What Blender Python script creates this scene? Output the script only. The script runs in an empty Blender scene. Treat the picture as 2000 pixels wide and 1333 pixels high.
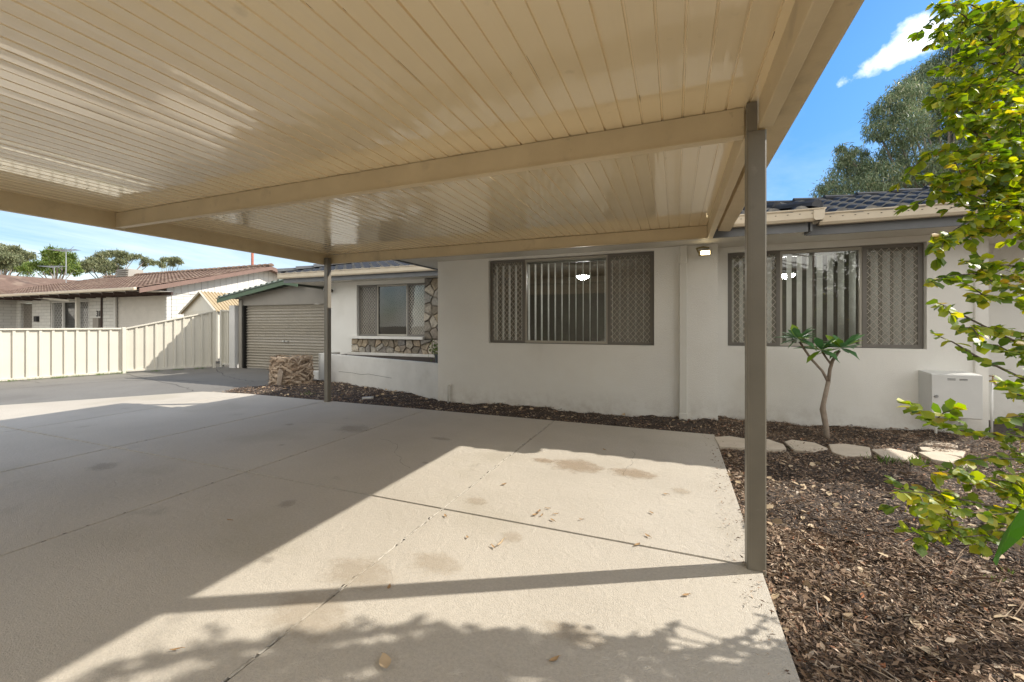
import bpy, math, random
import numpy as np
from mathutils import Vector, Matrix
random.seed(7); rng = np.random.default_rng(7)
PI = math.pi
scene = bpy.context.scene
COL = scene.collection

# ------------------------------------------------------------------ camera
FPX, HOR, CAMH = 813.0, 634.0, 1.4          # focal length in photo pixels, horizon row, eye height
TH = math.atan(320 / FPX)
FW = (-math.sin(TH), math.cos(TH)); RT = (math.cos(TH), math.sin(TH))
cam_d = bpy.data.cameras.new("camera"); cam = bpy.data.objects.new("camera", cam_d); COL.objects.link(cam)
cam.location = (0, 0, CAMH); cam.rotation_euler = (PI / 2, 0, TH)
cam_d.sensor_width = 36; cam_d.lens = FPX / 2000 * 36
cam_d.shift_y = -(666.5 - HOR) / 2000
cam_d.clip_start = 0.05; cam_d.clip_end = 2000
scene.camera = cam

# ------------------------------------------------------------------ light
SUN = Vector((1.142, 0.598, 1.0)).normalized()
EL = math.asin(SUN.z); AZ = math.atan2(SUN.x, SUN.y)
sd = bpy.data.lights.new("sun", 'SUN'); sd.energy = 2.7; sd.angle = math.radians(0.55); sd.color = (1, 0.94, 0.84)
so = bpy.data.objects.new("sun", sd); COL.objects.link(so)
so.rotation_euler = SUN.to_track_quat('Z', 'Y').to_euler(); so.location = (8, 4, 9)
scene.view_settings.view_transform = 'Standard'; scene.view_settings.look = 'None'
scene.view_settings.exposure = 1.32; scene.view_settings.gamma = 1
scene.cycles.max_bounces = 10; scene.cycles.diffuse_bounces = 6; scene.cycles.transparent_max_bounces = 24

def pray(u, v):
    a = (u - 1000) / FPX
    return Vector((FW[0] + a * RT[0], FW[1] + a * RT[1], (HOR - v) / FPX))
def G(u, v, z=0.0):
    r = pray(u, v); t = (z - CAMH) / r.z; return Vector((r.x * t, r.y * t, z))
def WY(u, v, Y):
    r = pray(u, v); t = Y / r.y; return Vector((r.x * t, Y, CAMH + r.z * t))
def PD(u, v, d):
    r = pray(u, v); return Vector((r.x * d, r.y * d, CAMH + r.z * d))

world = bpy.data.worlds.new("World"); scene.world = world; world.use_nodes = True
wn = world.node_tree.nodes; wl = world.node_tree.links; wn.clear()
def N(t, **k):
    n = wn.new(t)
    for a, b in k.items(): setattr(n, a, b)
    return n
def wmath(op, a, b=None, c=None, clamp=False):
    n = wn.new('ShaderNodeMath'); n.operation = op; n.use_clamp = clamp
    for i, x in enumerate((a, b, c)):
        if x is None: continue
        if isinstance(x, (int, float)): n.inputs[i].default_value = x
        else: wl.new(x, n.inputs[i])
    return n.outputs[0]
def wdot(a, v):
    n = wn.new('ShaderNodeVectorMath'); n.operation = 'DOT_PRODUCT'
    wl.new(a, n.inputs[0]); n.inputs[1].default_value = v; return n.outputs['Value']
sky = N('ShaderNodeTexSky', sky_type='NISHITA'); sky.sun_disc = False
sky.sun_elevation = EL; sky.sun_rotation = AZ; sky.air_density = 1.0; sky.dust_density = 0.35; sky.ozone_density = 2.0
tc = N('ShaderNodeTexCoord'); D = tc.outputs['Generated']
sx = N('ShaderNodeSeparateXYZ'); wl.new(D, sx.inputs[0])
zc = wmath('MAXIMUM', sx.outputs['Z'], 0.02); zz = wmath('ADD', zc, 0.12)
cx_ = wmath('DIVIDE', sx.outputs['X'], zz); cy_ = wmath('DIVIDE', sx.outputs['Y'], zz)
cb = N('ShaderNodeCombineXYZ'); wl.new(cx_, cb.inputs[0]); wl.new(wmath('MULTIPLY', cy_, 0.45), cb.inputs[1])
nz = N('ShaderNodeTexNoise'); nz.inputs['Scale'].default_value = 0.55; nz.inputs['Detail'].default_value = 9; nz.inputs['Roughness'].default_value = 0.62
nz.inputs['Distortion'].default_value = 0.6
wl.new(cb.outputs[0], nz.inputs['Vector'])
wisp = wmath('MULTIPLY', wmath('SUBTRACT', nz.outputs[0], 0.44, clamp=True), 3.6, clamp=True)
low = wmath('SUBTRACT', 1.0, wmath('MULTIPLY', zc, 1.55), clamp=True)
wisp = wmath('MULTIPLY', wisp, wmath('MULTIPLY', 0.8, wmath('POWER', low, 2.0)))
# the small cumulus over the gum tree
cdir = pray(1758, 98).normalized(); upv = Vector((0, 0, 1)); e1 = cdir.cross(upv).normalized(); e2 = e1.cross(cdir).normalized()
ang = math.radians(17); f1 = (e1 * math.cos(ang) + e2 * math.sin(ang)); f2 = (e2 * math.cos(ang) - e1 * math.sin(ang))
nz2 = N('ShaderNodeTexNoise'); nz2.inputs['Scale'].default_value = 13; nz2.inputs['Detail'].default_value = 8; nz2.inputs['Roughness'].default_value = 0.6
wl.new(D, nz2.inputs['Vector'])
p1 = wmath('DIVIDE', wdot(D, f1), 0.092); p2 = wmath('DIVIDE', wdot(D, f2), 0.021)
# tapers to the left
tap = wmath('ADD', 1.15, wmath('MULTIPLY', p1, 0.55)); p2 = wmath('DIVIDE', p2, wmath('MAXIMUM', tap, 0.25))
rr = wmath('SQRT', wmath('ADD', wmath('MULTIPLY', p1, p1), wmath('MULTIPLY', p2, p2)))
front = wmath('GREATER_THAN', wdot(D, tuple(cdir)), 0.5)
cum = wmath('ADD', wmath('SUBTRACT', 1.0, rr), wmath('MULTIPLY', wmath('SUBTRACT', nz2.outputs[0], 0.5), 3.6))
cum = wmath('MULTIPLY', wmath('MULTIPLY', cum, 1.25, clamp=True), front)
alpha = wmath('MAXIMUM', wisp, cum)
# broken bright clouds added out of view behind the camera to fill the shade
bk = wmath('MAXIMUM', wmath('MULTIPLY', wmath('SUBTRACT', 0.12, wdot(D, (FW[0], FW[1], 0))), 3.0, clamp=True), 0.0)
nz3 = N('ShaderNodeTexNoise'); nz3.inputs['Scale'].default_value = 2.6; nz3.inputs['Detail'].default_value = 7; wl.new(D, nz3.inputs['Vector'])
fill_cloud = wmath('MULTIPLY', bk, wmath('MULTIPLY', wmath('SUBTRACT', nz3.outputs[0], 0.36, clamp=True), 7.0, clamp=True))
hsv = N('ShaderNodeHueSaturation'); hsv.inputs['Saturation'].default_value = 1.36; hsv.inputs['Value'].default_value = 0.66
wl.new(sky.outputs[0], hsv.inputs['Color'])
wl.new(wmath('MULTIPLY', 0.70, wmath('ADD', 0.52, wmath('MULTIPLY', wmath('MULTIPLY', zc, 2.2, clamp=True), 0.42))), hsv.inputs['Value'])
mx = N('ShaderNodeMixRGB'); wl.new(alpha, mx.inputs[0]); wl.new(hsv.outputs[0], mx.inputs[1]); mx.inputs[2].default_value = (6.0, 6.1, 6.35, 1)
mx2 = N('ShaderNodeMixRGB'); wl.new(fill_cloud, mx2.inputs[0]); wl.new(mx.outputs[0], mx2.inputs[1]); mx2.inputs[2].default_value = (6.15, 5.95, 5.5, 1)
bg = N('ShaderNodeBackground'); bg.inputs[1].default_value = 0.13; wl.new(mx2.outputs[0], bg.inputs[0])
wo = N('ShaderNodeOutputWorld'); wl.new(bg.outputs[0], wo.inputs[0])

# ------------------------------------------------------------------ materials
def mat(name, col, rough=0.6, col2=None, nscale=3.0, bump=0.0, bscale=60.0, metal=0.0, spec=0.5, contrast=1.0, stains=None, detail=6, coat=0):
    m = bpy.data.materials.new(name); m.use_nodes = True; nt = m.node_tree; n = nt.nodes; l = nt.links
    b = n['Principled BSDF']; b.inputs['Roughness'].default_value = rough; b.inputs['Metallic'].default_value = metal
    b.inputs['Specular IOR Level'].default_value = spec
    b.inputs['Coat Weight'].default_value = coat
    tcn = n.new('ShaderNodeTexCoord'); v = tcn.outputs['Object']
    if col2 is None: col2 = tuple(c * 0.88 for c in col)
    t = n.new('ShaderNodeTexNoise'); t.inputs['Scale'].default_value = nscale; t.inputs['Detail'].default_value = detail; t.inputs['Roughness'].default_value = 0.6
    l.new(v, t.inputs['Vector'])
    r = n.new('ShaderNodeValToRGB'); w = 0.2 / contrast
    r.color_ramp.elements[0].position = 0.5 - w; r.color_ramp.elements[1].position = 0.5 + w
    r.color_ramp.elements[0].color = (*col2, 1); r.color_ramp.elements[1].color = (*col, 1)
    l.new(t.outputs[0], r.inputs[0]); out = r.outputs[0]
    for s in (stains or []):
        scol, sc, thr, amt = s
        t2 = n.new('ShaderNodeTexNoise'); t2.inputs['Scale'].default_value = sc; t2.inputs['Detail'].default_value = 5; l.new(v, t2.inputs['Vector'])
        rp = n.new('ShaderNodeValToRGB'); rp.color_ramp.elements[0].position = thr; rp.color_ramp.elements[1].position = min(1, thr + 0.12)
        rp.color_ramp.elements[0].color = (0, 0, 0, 1); rp.color_ramp.elements[1].color = (amt, amt, amt, 1); l.new(t2.outputs[0], rp.inputs[0])
        mm = n.new('ShaderNodeMixRGB'); l.new(rp.outputs[0], mm.inputs[0]); l.new(out, mm.inputs[1]); mm.inputs[2].default_value = (*scol, 1); out = mm.outputs[0]
    l.new(out, b.inputs['Base Color'])
    if bump:
        tb = n.new('ShaderNodeTexNoise'); tb.inputs['Scale'].default_value = bscale; tb.inputs['Detail'].default_value = 4; l.new(v, tb.inputs['Vector'])
        bp = n.new('ShaderNodeBump'); bp.inputs['Strength'].default_value = bump; bp.inputs['Distance'].default_value = 0.01
        l.new(tb.outputs[0], bp.inputs['Height']); l.new(bp.outputs[0], b.inputs['Normal'])
    return m
def island_mat(name, cols, rough=0.8, trans=0.0, var=0.25, spec=0.3):
    """leaf / chip material: colour varies per loose piece"""
    m = bpy.data.materials.new(name); m.use_nodes = True; nt = m.node_tree; n = nt.nodes; l = nt.links
    b = n['Principled BSDF']; b.inputs['Roughness'].default_value = rough; b.inputs['Specular IOR Level'].default_value = spec
    g = n.new('ShaderNodeNewGeometry'); r = n.new('ShaderNodeValToRGB'); r.color_ramp.interpolation = 'LINEAR'
    els = r.color_ramp.elements
    while len(els) < len(cols): els.new(0.5)
    for e, (p, c) in zip(els, cols): e.position = p; e.color = (*c, 1)
    l.new(g.outputs['Random Per Island'], r.inputs[0])
    l.new(r.outputs[0], b.inputs['Base Color'])
    if trans:
        tr = n.new('ShaderNodeBsdfTranslucent'); l.new(r.outputs[0], tr.inputs[0])
        hs = n.new('ShaderNodeHueSaturation'); hs.inputs['Saturation'].default_value = 1.15; hs.inputs['Value'].default_value = 1.5
        l.new(r.outputs[0], hs.inputs['Color']); l.new(hs.outputs[0], tr.inputs[0])
        mi = n.new('ShaderNodeMixShader'); mi.inputs[0].default_value = trans
        l.new(b.outputs[0], mi.inputs[1]); l.new(tr.outputs[0], mi.inputs[2]); l.new(mi.outputs[0], n['Material Output'].inputs[0])
    return m
def emit_mat(name, col, s):
    m = bpy.data.materials.new(name); m.use_nodes = True; b = m.node_tree.nodes['Principled BSDF']
    b.inputs['Base Color'].default_value = (*col, 1); b.inputs['Emission Color'].default_value = (*col, 1); b.inputs['Emission Strength'].default_value = s
    return m
def glass_mat(name, tint=(0.93, 0.95, 0.94), ior=1.75, rough=0.0):
    m = bpy.data.materials.new(name); m.use_nodes = True; nt = m.node_tree; n = nt.nodes; l = nt.links; n.remove(n['Principled BSDF'])
    f = n.new('ShaderNodeFresnel'); f.inputs[0].default_value = ior
    t = n.new('ShaderNodeBsdfTransparent'); t.inputs[0].default_value = (*tint, 1)
    gl = n.new('ShaderNodeBsdfGlossy'); gl.inputs['Roughness'].default_value = rough; gl.inputs['Color'].default_value = (1, 1, 1, 1)
    tn = n.new('ShaderNodeTexNoise'); tn.inputs['Scale'].default_value = 1.3; tn.inputs['Detail'].default_value = 1
    tco = n.new('ShaderNodeTexCoord'); l.new(tco.outputs['Object'], tn.inputs['Vector'])
    bp = n.new('ShaderNodeBump'); bp.inputs['Strength'].default_value = 0.12; bp.inputs['Distance'].default_value = 0.01; l.new(tn.outputs[0], bp.inputs['Height']); l.new(bp.outputs[0], gl.inputs['Normal'])
    mi = n.new('ShaderNodeMixShader'); l.new(f.outputs[0], mi.inputs[0]); l.new(t.outputs[0], mi.inputs[1]); l.new(gl.outputs[0], mi.inputs[2])
    l.new(mi.outputs[0], n['Material Output'].inputs[0]); return m
def gauze_mat(name, col, alpha):
    m = bpy.data.materials.new(name); m.use_nodes = True; nt = m.node_tree; n = nt.nodes; l = nt.links
    b = n['Principled BSDF']; b.inputs['Base Color'].default_value = (*col, 1); b.inputs['Roughness'].default_value = .9
    t = n.new('ShaderNodeBsdfTransparent'); mi = n.new('ShaderNodeMixShader'); mi.inputs[0].default_value = alpha
    l.new(t.outputs[0], mi.inputs[1]); l.new(b.outputs[0], mi.inputs[2]); l.new(mi.outputs[0], n['Material Output'].inputs[0]); return m

M = {}
def concrete_mat(name, c1, c2, dirt, spots, gloss=.75):
    m = mat(name, c1, gloss, c2, 0.55, 0.0, stains=[(dirt, 0.9, 0.56, 0.45), (spots, 2.3, 0.66, 0.55), (spots, 7.5, 0.70, 0.35)], spec=.35, contrast=.8)
    nt = m.node_tree; n = nt.nodes; l = nt.links; b = n['Principled BSDF']; tcn = [x for x in n if x.type == 'TEX_COORD'][0]
    t1 = n.new('ShaderNodeTexNoise'); t1.inputs['Scale'].default_value = 140; t1.inputs['Detail'].default_value = 5; l.new(tcn.outputs['Object'], t1.inputs[0])
    t2 = n.new('ShaderNodeTexNoise'); t2.inputs['Scale'].default_value = 9; t2.inputs['Detail'].default_value = 5; t2.inputs['Distortion'].default_value = 1.5; l.new(tcn.outputs['Object'], t2.inputs[0])
    a = n.new('ShaderNodeMath'); a.operation = 'MULTIPLY_ADD'; l.new(t2.outputs[0], a.inputs[0]); a.inputs[1].default_value = 1.1; l.new(t1.outputs[0], a.inputs[2])
    bp = n.new('ShaderNodeBump'); bp.inputs['Strength'].default_value = 0.6; bp.inputs['Distance'].default_value = 0.009; l.new(a.outputs[0], bp.inputs['Height']); l.new(bp.outputs[0], b.inputs['Normal'])
    # fine grain in the colour
    base = b.inputs['Base Color'].links[0].from_socket
    t3 = n.new('ShaderNodeTexNoise'); t3.inputs['Scale'].default_value = 60; t3.inputs['Detail'].default_value = 6; t3.inputs['Roughness'].default_value = .8; l.new(tcn.outputs['Object'], t3.inputs[0])
    mr = n.new('ShaderNodeMapRange'); mr.inputs[1].default_value = .3; mr.inputs[2].default_value = .7; mr.inputs[3].default_value = .82; mr.inputs[4].default_value = 1.12; l.new(t3.outputs[0], mr.inputs[0])
    hs = n.new('ShaderNodeHueSaturation'); l.new(mr.outputs[0], hs.inputs['Value']); l.new(base, hs.inputs['Color']); l.new(hs.outputs[0], b.inputs['Base Color'])
    return m
M['slab'] = concrete_mat('slab_concrete', (.53, .484, .412), (.415, .373, .31), (.37, .33, .255), (.30, .265, .21))
M['drive'] = concrete_mat('driveway_concrete', (.215, .205, .185), (.16, .15, .135), (.14, .13, .115), (.10, .095, .085))
M['joint'] = mat('joint_dark', (.012, .011, .009), .9)
M['sealant'] = mat('joint_sealant', (.55, .51, .44), .8, (.3, .27, .22), 22, .8, 60, contrast=1.6)
M['stucco'] = mat('wall_render', (.78, .765, .715), .85, (.72, .70, .65), 1.1, .6, 120, stains=[((.50, .46, .39), .8, .6, .3)])
def splash(m, top=.38):
    nt = m.node_tree; n = nt.nodes; l = nt.links; b = n['Principled BSDF']; src = b.inputs['Base Color'].links[0].from_socket; tco = [x for x in n if x.type == 'TEX_COORD'][0]
    s = n.new('ShaderNodeSeparateXYZ'); l.new(tco.outputs['Object'], s.inputs[0]); t = n.new('ShaderNodeTexNoise'); t.inputs['Scale'].default_value = 5; t.inputs['Detail'].default_value = 8; t.inputs['Roughness'].default_value = .7; l.new(tco.outputs['Object'], t.inputs[0])
    a = n.new('ShaderNodeMapRange'); a.inputs[1].default_value = 0; a.inputs[2].default_value = top; a.inputs[3].default_value = .4; a.inputs[4].default_value = 0; l.new(s.outputs['Z'], a.inputs[0])
    m1 = n.new('ShaderNodeMath'); m1.operation = 'MULTIPLY'; l.new(a.outputs[0], m1.inputs[0]); m2 = n.new('ShaderNodeMapRange'); m2.inputs[1].default_value = .42; m2.inputs[2].default_value = .68; l.new(t.outputs[0], m2.inputs[0]); l.new(m2.outputs[0], m1.inputs[1])
    mi = n.new('ShaderNodeMixRGB'); l.new(m1.outputs[0], mi.inputs[0]); l.new(src, mi.inputs[1]); mi.inputs[2].default_value = (.30, .235, .165, 1); l.new(mi.outputs[0], b.inputs['Base Color'])
splash(M['stucco'])
M['planter'] = mat('planter_render', (.72, .70, .65), .85, (.62, .60, .55), 2.4, .5, 90, stains=[((.45, .42, .37), 1.7, .6, .35), ((.36, .33, .29), 3.5, .68, .3)])
M['trimwhite'] = mat('white_trim', (.66, .645, .59), .5, (.62, .60, .54))
M['soffit'] = mat('soffit_paint', (.66, .63, .565), .6, (.60, .57, .5), 2.5)
M['gutter'] = mat('cream_gutter', (.60, .52, .40), .42, (.54, .46, .345), 5, stains=[((.36, .29, .2), 6, .66, .5)])
M['fascia'] = mat('grey_fascia', (.15, .155, .165), .5, (.12, .125, .13), 3)
M['ceil'] = mat('carport_sheet', (.88, .73, .47), .3, (.84, .69, .44), 1.3, .05, 3.0, spec=.55, stains=[((.42, .34, .22), 7, .69, .35)])
nt = M['ceil'].node_tree; b = nt.nodes['Principled BSDF']; b.inputs['Roughness'].default_value = .2; b.inputs['Specular IOR Level'].default_value = .8; b.inputs['Coat Weight'].default_value = 1; b.inputs['Coat Roughness'].default_value = .05; b.inputs['Coat IOR'].default_value = 1.95
mp_ = nt.nodes.new('ShaderNodeMapping'); mp_.inputs['Scale'].default_value = (9, .55, 1); tt_ = [x for x in nt.nodes if x.type == 'TEX_COORD'][0]; nt.links.new(tt_.outputs['Object'], mp_.inputs[0])
nn_ = nt.nodes.new('ShaderNodeTexNoise'); nn_.inputs['Scale'].default_value = 1.0; nn_.inputs['Detail'].default_value = 3; nt.links.new(mp_.outputs[0], nn_.inputs[0])
bb_ = [x for x in nt.nodes if x.type == 'BUMP'][0]; bb_.inputs['Strength'].default_value = 1.0; bb_.inputs['Distance'].default_value = .006; nt.links.new(nn_.outputs[0], bb_.inputs['Height'])
M['beam'] = mat('carport_beam', (.66, .54, .345), .45, (.56, .45, .28), 2.5, .1, 40, stains=[((.34, .27, .18), 4, .60, .4), ((.22, .17, .11), 14, .68, .45)])
M['post'] = mat('post_paint', (.20, .178, .14), .42, (.165, .147, .115), 3.0, .05, 50, stains=[((.30, .28, .24), 16, .69, .35), ((.09, .08, .06), 6, .64, .4)])
M['tile_dark'] = mat('charcoal_tile', (.035, .037, .043), .7, (.018, .02, .025), 6, .2, 80, spec=.2, stains=[((.10, .10, .095), 9, .62, .4)])
M['tile_brown'] = mat('brown_tile', (.19, .12, .085), .8, (.12, .075, .052), 4, .3, 60, stains=[((.27, .20, .145), 1.2, .5, .6)])
M['ridge_grey'] = mat('ridge_tile', (.11, .115, .12), .5, (.08, .08, .085), 5, .2, 60)
M['frame'] = mat('window_frame', (.165, .15, .13), .45)
M['frame_light'] = mat('window_frame_light', (.42, .39, .33), .4)
M['grille'] = mat('screen_grille', (.48, .44, .38), .5)
M['gauze'] = gauze_mat('fly_gauze', (.30, .275, .23), .42)
M['glass'] = glass_mat('window_glass')
M['blind'] = mat('blind_fabric', (.85, .84, .79), .85, None, 40)
_b = M['blind'].node_tree; _t = _b.nodes.new('ShaderNodeBsdfTranslucent'); _t.inputs[0].default_value = (.85, .84, .79, 1); _m = _b.nodes.new('ShaderNodeMixShader'); _m.inputs[0].default_value = .4
_b.links.new(_b.nodes['Principled BSDF'].outputs[0], _m.inputs[1]); _b.links.new(_t.outputs[0], _m.inputs[2]); _b.links.new(_m.outputs[0], _b.nodes['Material Output'].inputs[0])
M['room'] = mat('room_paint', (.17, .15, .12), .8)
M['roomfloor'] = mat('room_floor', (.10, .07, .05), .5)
M['stone'] = island_mat('stone_mix', [(0, (.13, .12, .105)), (.25, (.40, .32, .22)), (.45, (.26, .25, .23)), (.6, (.50, .44, .35)), (.8, (.20, .185, .17)), (1, (.44, .34, .23))], .8)
nt = M['stone'].node_tree; b = nt.nodes['Principled BSDF']; src = b.inputs['Base Color'].links[0].from_socket
t_ = nt.nodes.new('ShaderNodeTexNoise'); t_.inputs['Scale'].default_value = 14; t_.inputs['Detail'].default_value = 8; t_.inputs['Roughness'].default_value = .75
tc_ = nt.nodes.new('ShaderNodeTexCoord'); nt.links.new(tc_.outputs['Object'], t_.inputs[0])
mr_ = nt.nodes.new('ShaderNodeMapRange'); mr_.inputs[1].default_value = .3; mr_.inputs[2].default_value = .7; mr_.inputs[3].default_value = .5; mr_.inputs[4].default_value = 1.5; nt.links.new(t_.outputs[0], mr_.inputs[0])
h_ = nt.nodes.new('ShaderNodeHueSaturation'); nt.links.new(mr_.outputs[0], h_.inputs['Value']); nt.links.new(src, h_.inputs['Color']); nt.links.new(h_.outputs[0], b.inputs['Base Color'])
bp_ = nt.nodes.new('ShaderNodeBump'); bp_.inputs['Strength'].default_value = 1; bp_.inputs['Distance'].default_value = .03; nt.links.new(t_.outputs[0], bp_.inputs['Height']); nt.links.new(bp_.outputs[0], b.inputs['Normal'])
M['mortar'] = mat('mortar', (.22, .19, .155), .95, None, 8, .8, 60)
M['door'] = mat('roller_door_paint', (.37, .335, .28), .35, (.34, .305, .25), 2, spec=.5)
M['garage_wall'] = mat('garage_sheet', (.27, .245, .21), .5, (.235, .215, .185), 2, .2, 80)
M['green'] = mat('green_barge', (.075, .13, .07), .45, (.06, .10, .055), 4)
M['fence'] = mat('cream_fence', (.59, .56, .48), .45, (.56, .525, .445), 2, stains=[((.45, .38, .28), 3, .68, .35)])
M['white'] = mat('white_paint', (.62, .61, .585), .6, (.57, .56, .535), 3)
M['maroon'] = mat('maroon_barge', (.19, .115, .09), .6, (.15, .09, .07), 4)
M['darkwood'] = mat('dark_rafter', (.06, .035, .03), .7)
M['steel'] = mat('galvanised', (.45, .46, .47), .35, None, 5, metal=.8)
M['black'] = mat('black_plastic', (.02, .02, .022), .4)
M['orange'] = mat('rust_pole', (.38, .12, .06), .7, (.25, .08, .05), 9)
M['metal_white'] = mat('white_enamel', (.62, .62, .60), .4, (.56, .56, .54), 3, .05, 30)
M['bark'] = mat('bark', (.16, .12, .09), .9, (.07, .05, .04), 14, 1, 40)
M['palebark'] = mat('frangipani_bark', (.33, .27, .21), .85, (.22, .17, .13), 14, .6, 40)
M['gumbark'] = mat('gum_bark', (.26, .22, .19), .85, (.14, .11, .09), 3, .5, 20)
M['husk'] = island_mat('palm_husk', [(0, (.36, .26, .18)), (.4, (.48, .37, .27)), (.75, (.58, .47, .36)), (1, (.42, .31, .22))], .9)
M['fibre'] = mat('palm_fibre', (.44, .34, .25), .95, (.26, .18, .12), 18, 1.0, 60)
M['mulchbase'] = mat('mulch_soil', (.075, .055, .042), .95, (.03, .022, .017), 30, 1.0, 60, contrast=1.5, detail=10)
M['chips'] = island_mat('bark_chips', [(0, (.055, .036, .025)), (.3, (.14, .095, .066)), (.6, (.26, .175, .115)), (.82, (.37, .265, .18)), (.94, (.50, .41, .31)), (.965, (.36, .13, .05)), (1, (.60, .52, .42))], .85)
M['dirt'] = mat('earth', (.26, .22, .16), .95, (.20, .17, .12), 1.5, .6, 30)
M['stepstone'] = mat('pale_paver', (.56, .48, .385), .85, (.48, .41, .32), 6, .6, 90, stains=[((.34, .28, .22), 5, .62, .4)])
M['deadleaf'] = island_mat('dry_leaf', [(0, (.22, .13, .06)), (.5, (.34, .21, .10)), (1, (.46, .34, .20))], .7)
M['paleleaf'] = island_mat('pale_dry_leaf', [(0, (.40, .29, .18)), (1, (.55, .43, .28))], .7)
M['leaf_y'] = island_mat('yellow_green_leaf', [(0, (.10, .17, .025)), (.35, (.19, .27, .035)), (.7, (.33, .38, .045)), (.93, (.50, .47, .07)), (1, (.42, .27, .06))], .45, trans=.5, spec=.5)
M['leaf_frang'] = island_mat('frangipani_leaf', [(0, (.08, .19, .08)), (.8, (.13, .27, .10)), (.9, (.2, .32, .04)), (1, (.26, .38, .04))], .4, trans=.25, spec=.5)
M['leaf_gum'] = island_mat('gum_leaf', [(0, (.12, .17, .095)), (.5, (.18, .24, .125)), (.85, (.26, .29, .18)), (1, (.42, .40, .25))], .5, trans=.2, spec=.5)
M['leaf_far'] = island_mat('far_tree_leaf', [(0, (.13, .155, .085)), (.6, (.21, .23, .12)), (1, (.32, .31, .18))], .6, trans=.2)
M['leaf_lime'] = island_mat('lime_leaf', [(0, (.09, .15, .03)), (.6, (.16, .22, .05)), (1, (.26, .29, .09))], .6, trans=.25)
M['leaf_dark'] = island_mat('hedge_leaf', [(0, (.025, .05, .02)), (.6, (.05, .08, .03)), (1, (.12, .11, .05))], .6, trans=.15)
M['grass'] = island_mat('weed_grass', [(0, (.06, .13, .02)), (1, (.17, .25, .05))], .7, trans=.3)
M['pot'] = mat('pot_plastic', (.07, .08, .085), .5)
M['lamp_on'] = emit_mat('lamp_glow', (1.0, .80, .45), 5)
M['pendant_on'] = emit_mat('pendant_glow', (1.0, .96, .90), 85)
M['brass_dark'] = mat('dark_brass', (.30, .25, .13), .4, metal=.4)
def brick_mat(name, c1, c2, mortar, axis):
    m = bpy.data.materials.new(name); m.use_nodes = True; nt = m.node_tree; n = nt.nodes; l = nt.links; b = n['Principled BSDF']; b.inputs['Roughness'].default_value = .8
    tcn = n.new('ShaderNodeTexCoord'); s = n.new('ShaderNodeSeparateXYZ'); l.new(tcn.outputs['Object'], s.inputs[0]); c = n.new('ShaderNodeCombineXYZ')
    l.new(s.outputs[axis], c.inputs[0]); l.new(s.outputs['Z'], c.inputs[1])
    br = n.new('ShaderNodeTexBrick'); br.inputs['Scale'].default_value = 1; br.inputs['Brick Width'].default_value = .6; br.inputs['Row Height'].default_value = .17
    br.inputs['Mortar Size'].default_value = .012; br.inputs['Color1'].default_value = (*c1, 1); br.inputs['Color2'].default_value = (*c2, 1); br.inputs['Mortar'].default_value = (*mortar, 1)
    l.new(c.outputs[0], br.inputs['Vector']); l.new(br.outputs[0], b.inputs['Base Color'])
    bp = n.new('ShaderNodeBump'); bp.inputs['Strength'].default_value = .6; bp.inputs['Distance'].default_value = .02; bp.invert = True; l.new(br.outputs['Fac'], bp.inputs['Height']); l.new(bp.outputs[0], b.inputs['Normal'])
    return m
M['brickX'] = brick_mat('white_brick_front', (.66, .65, .61), (.60, .59, .56), (.42, .41, .38), 'X')
M['brickY'] = brick_mat('white_brick_side', (.60, .59, .56), (.55, .54, .51), (.40, .39, .37), 'Y')

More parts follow.
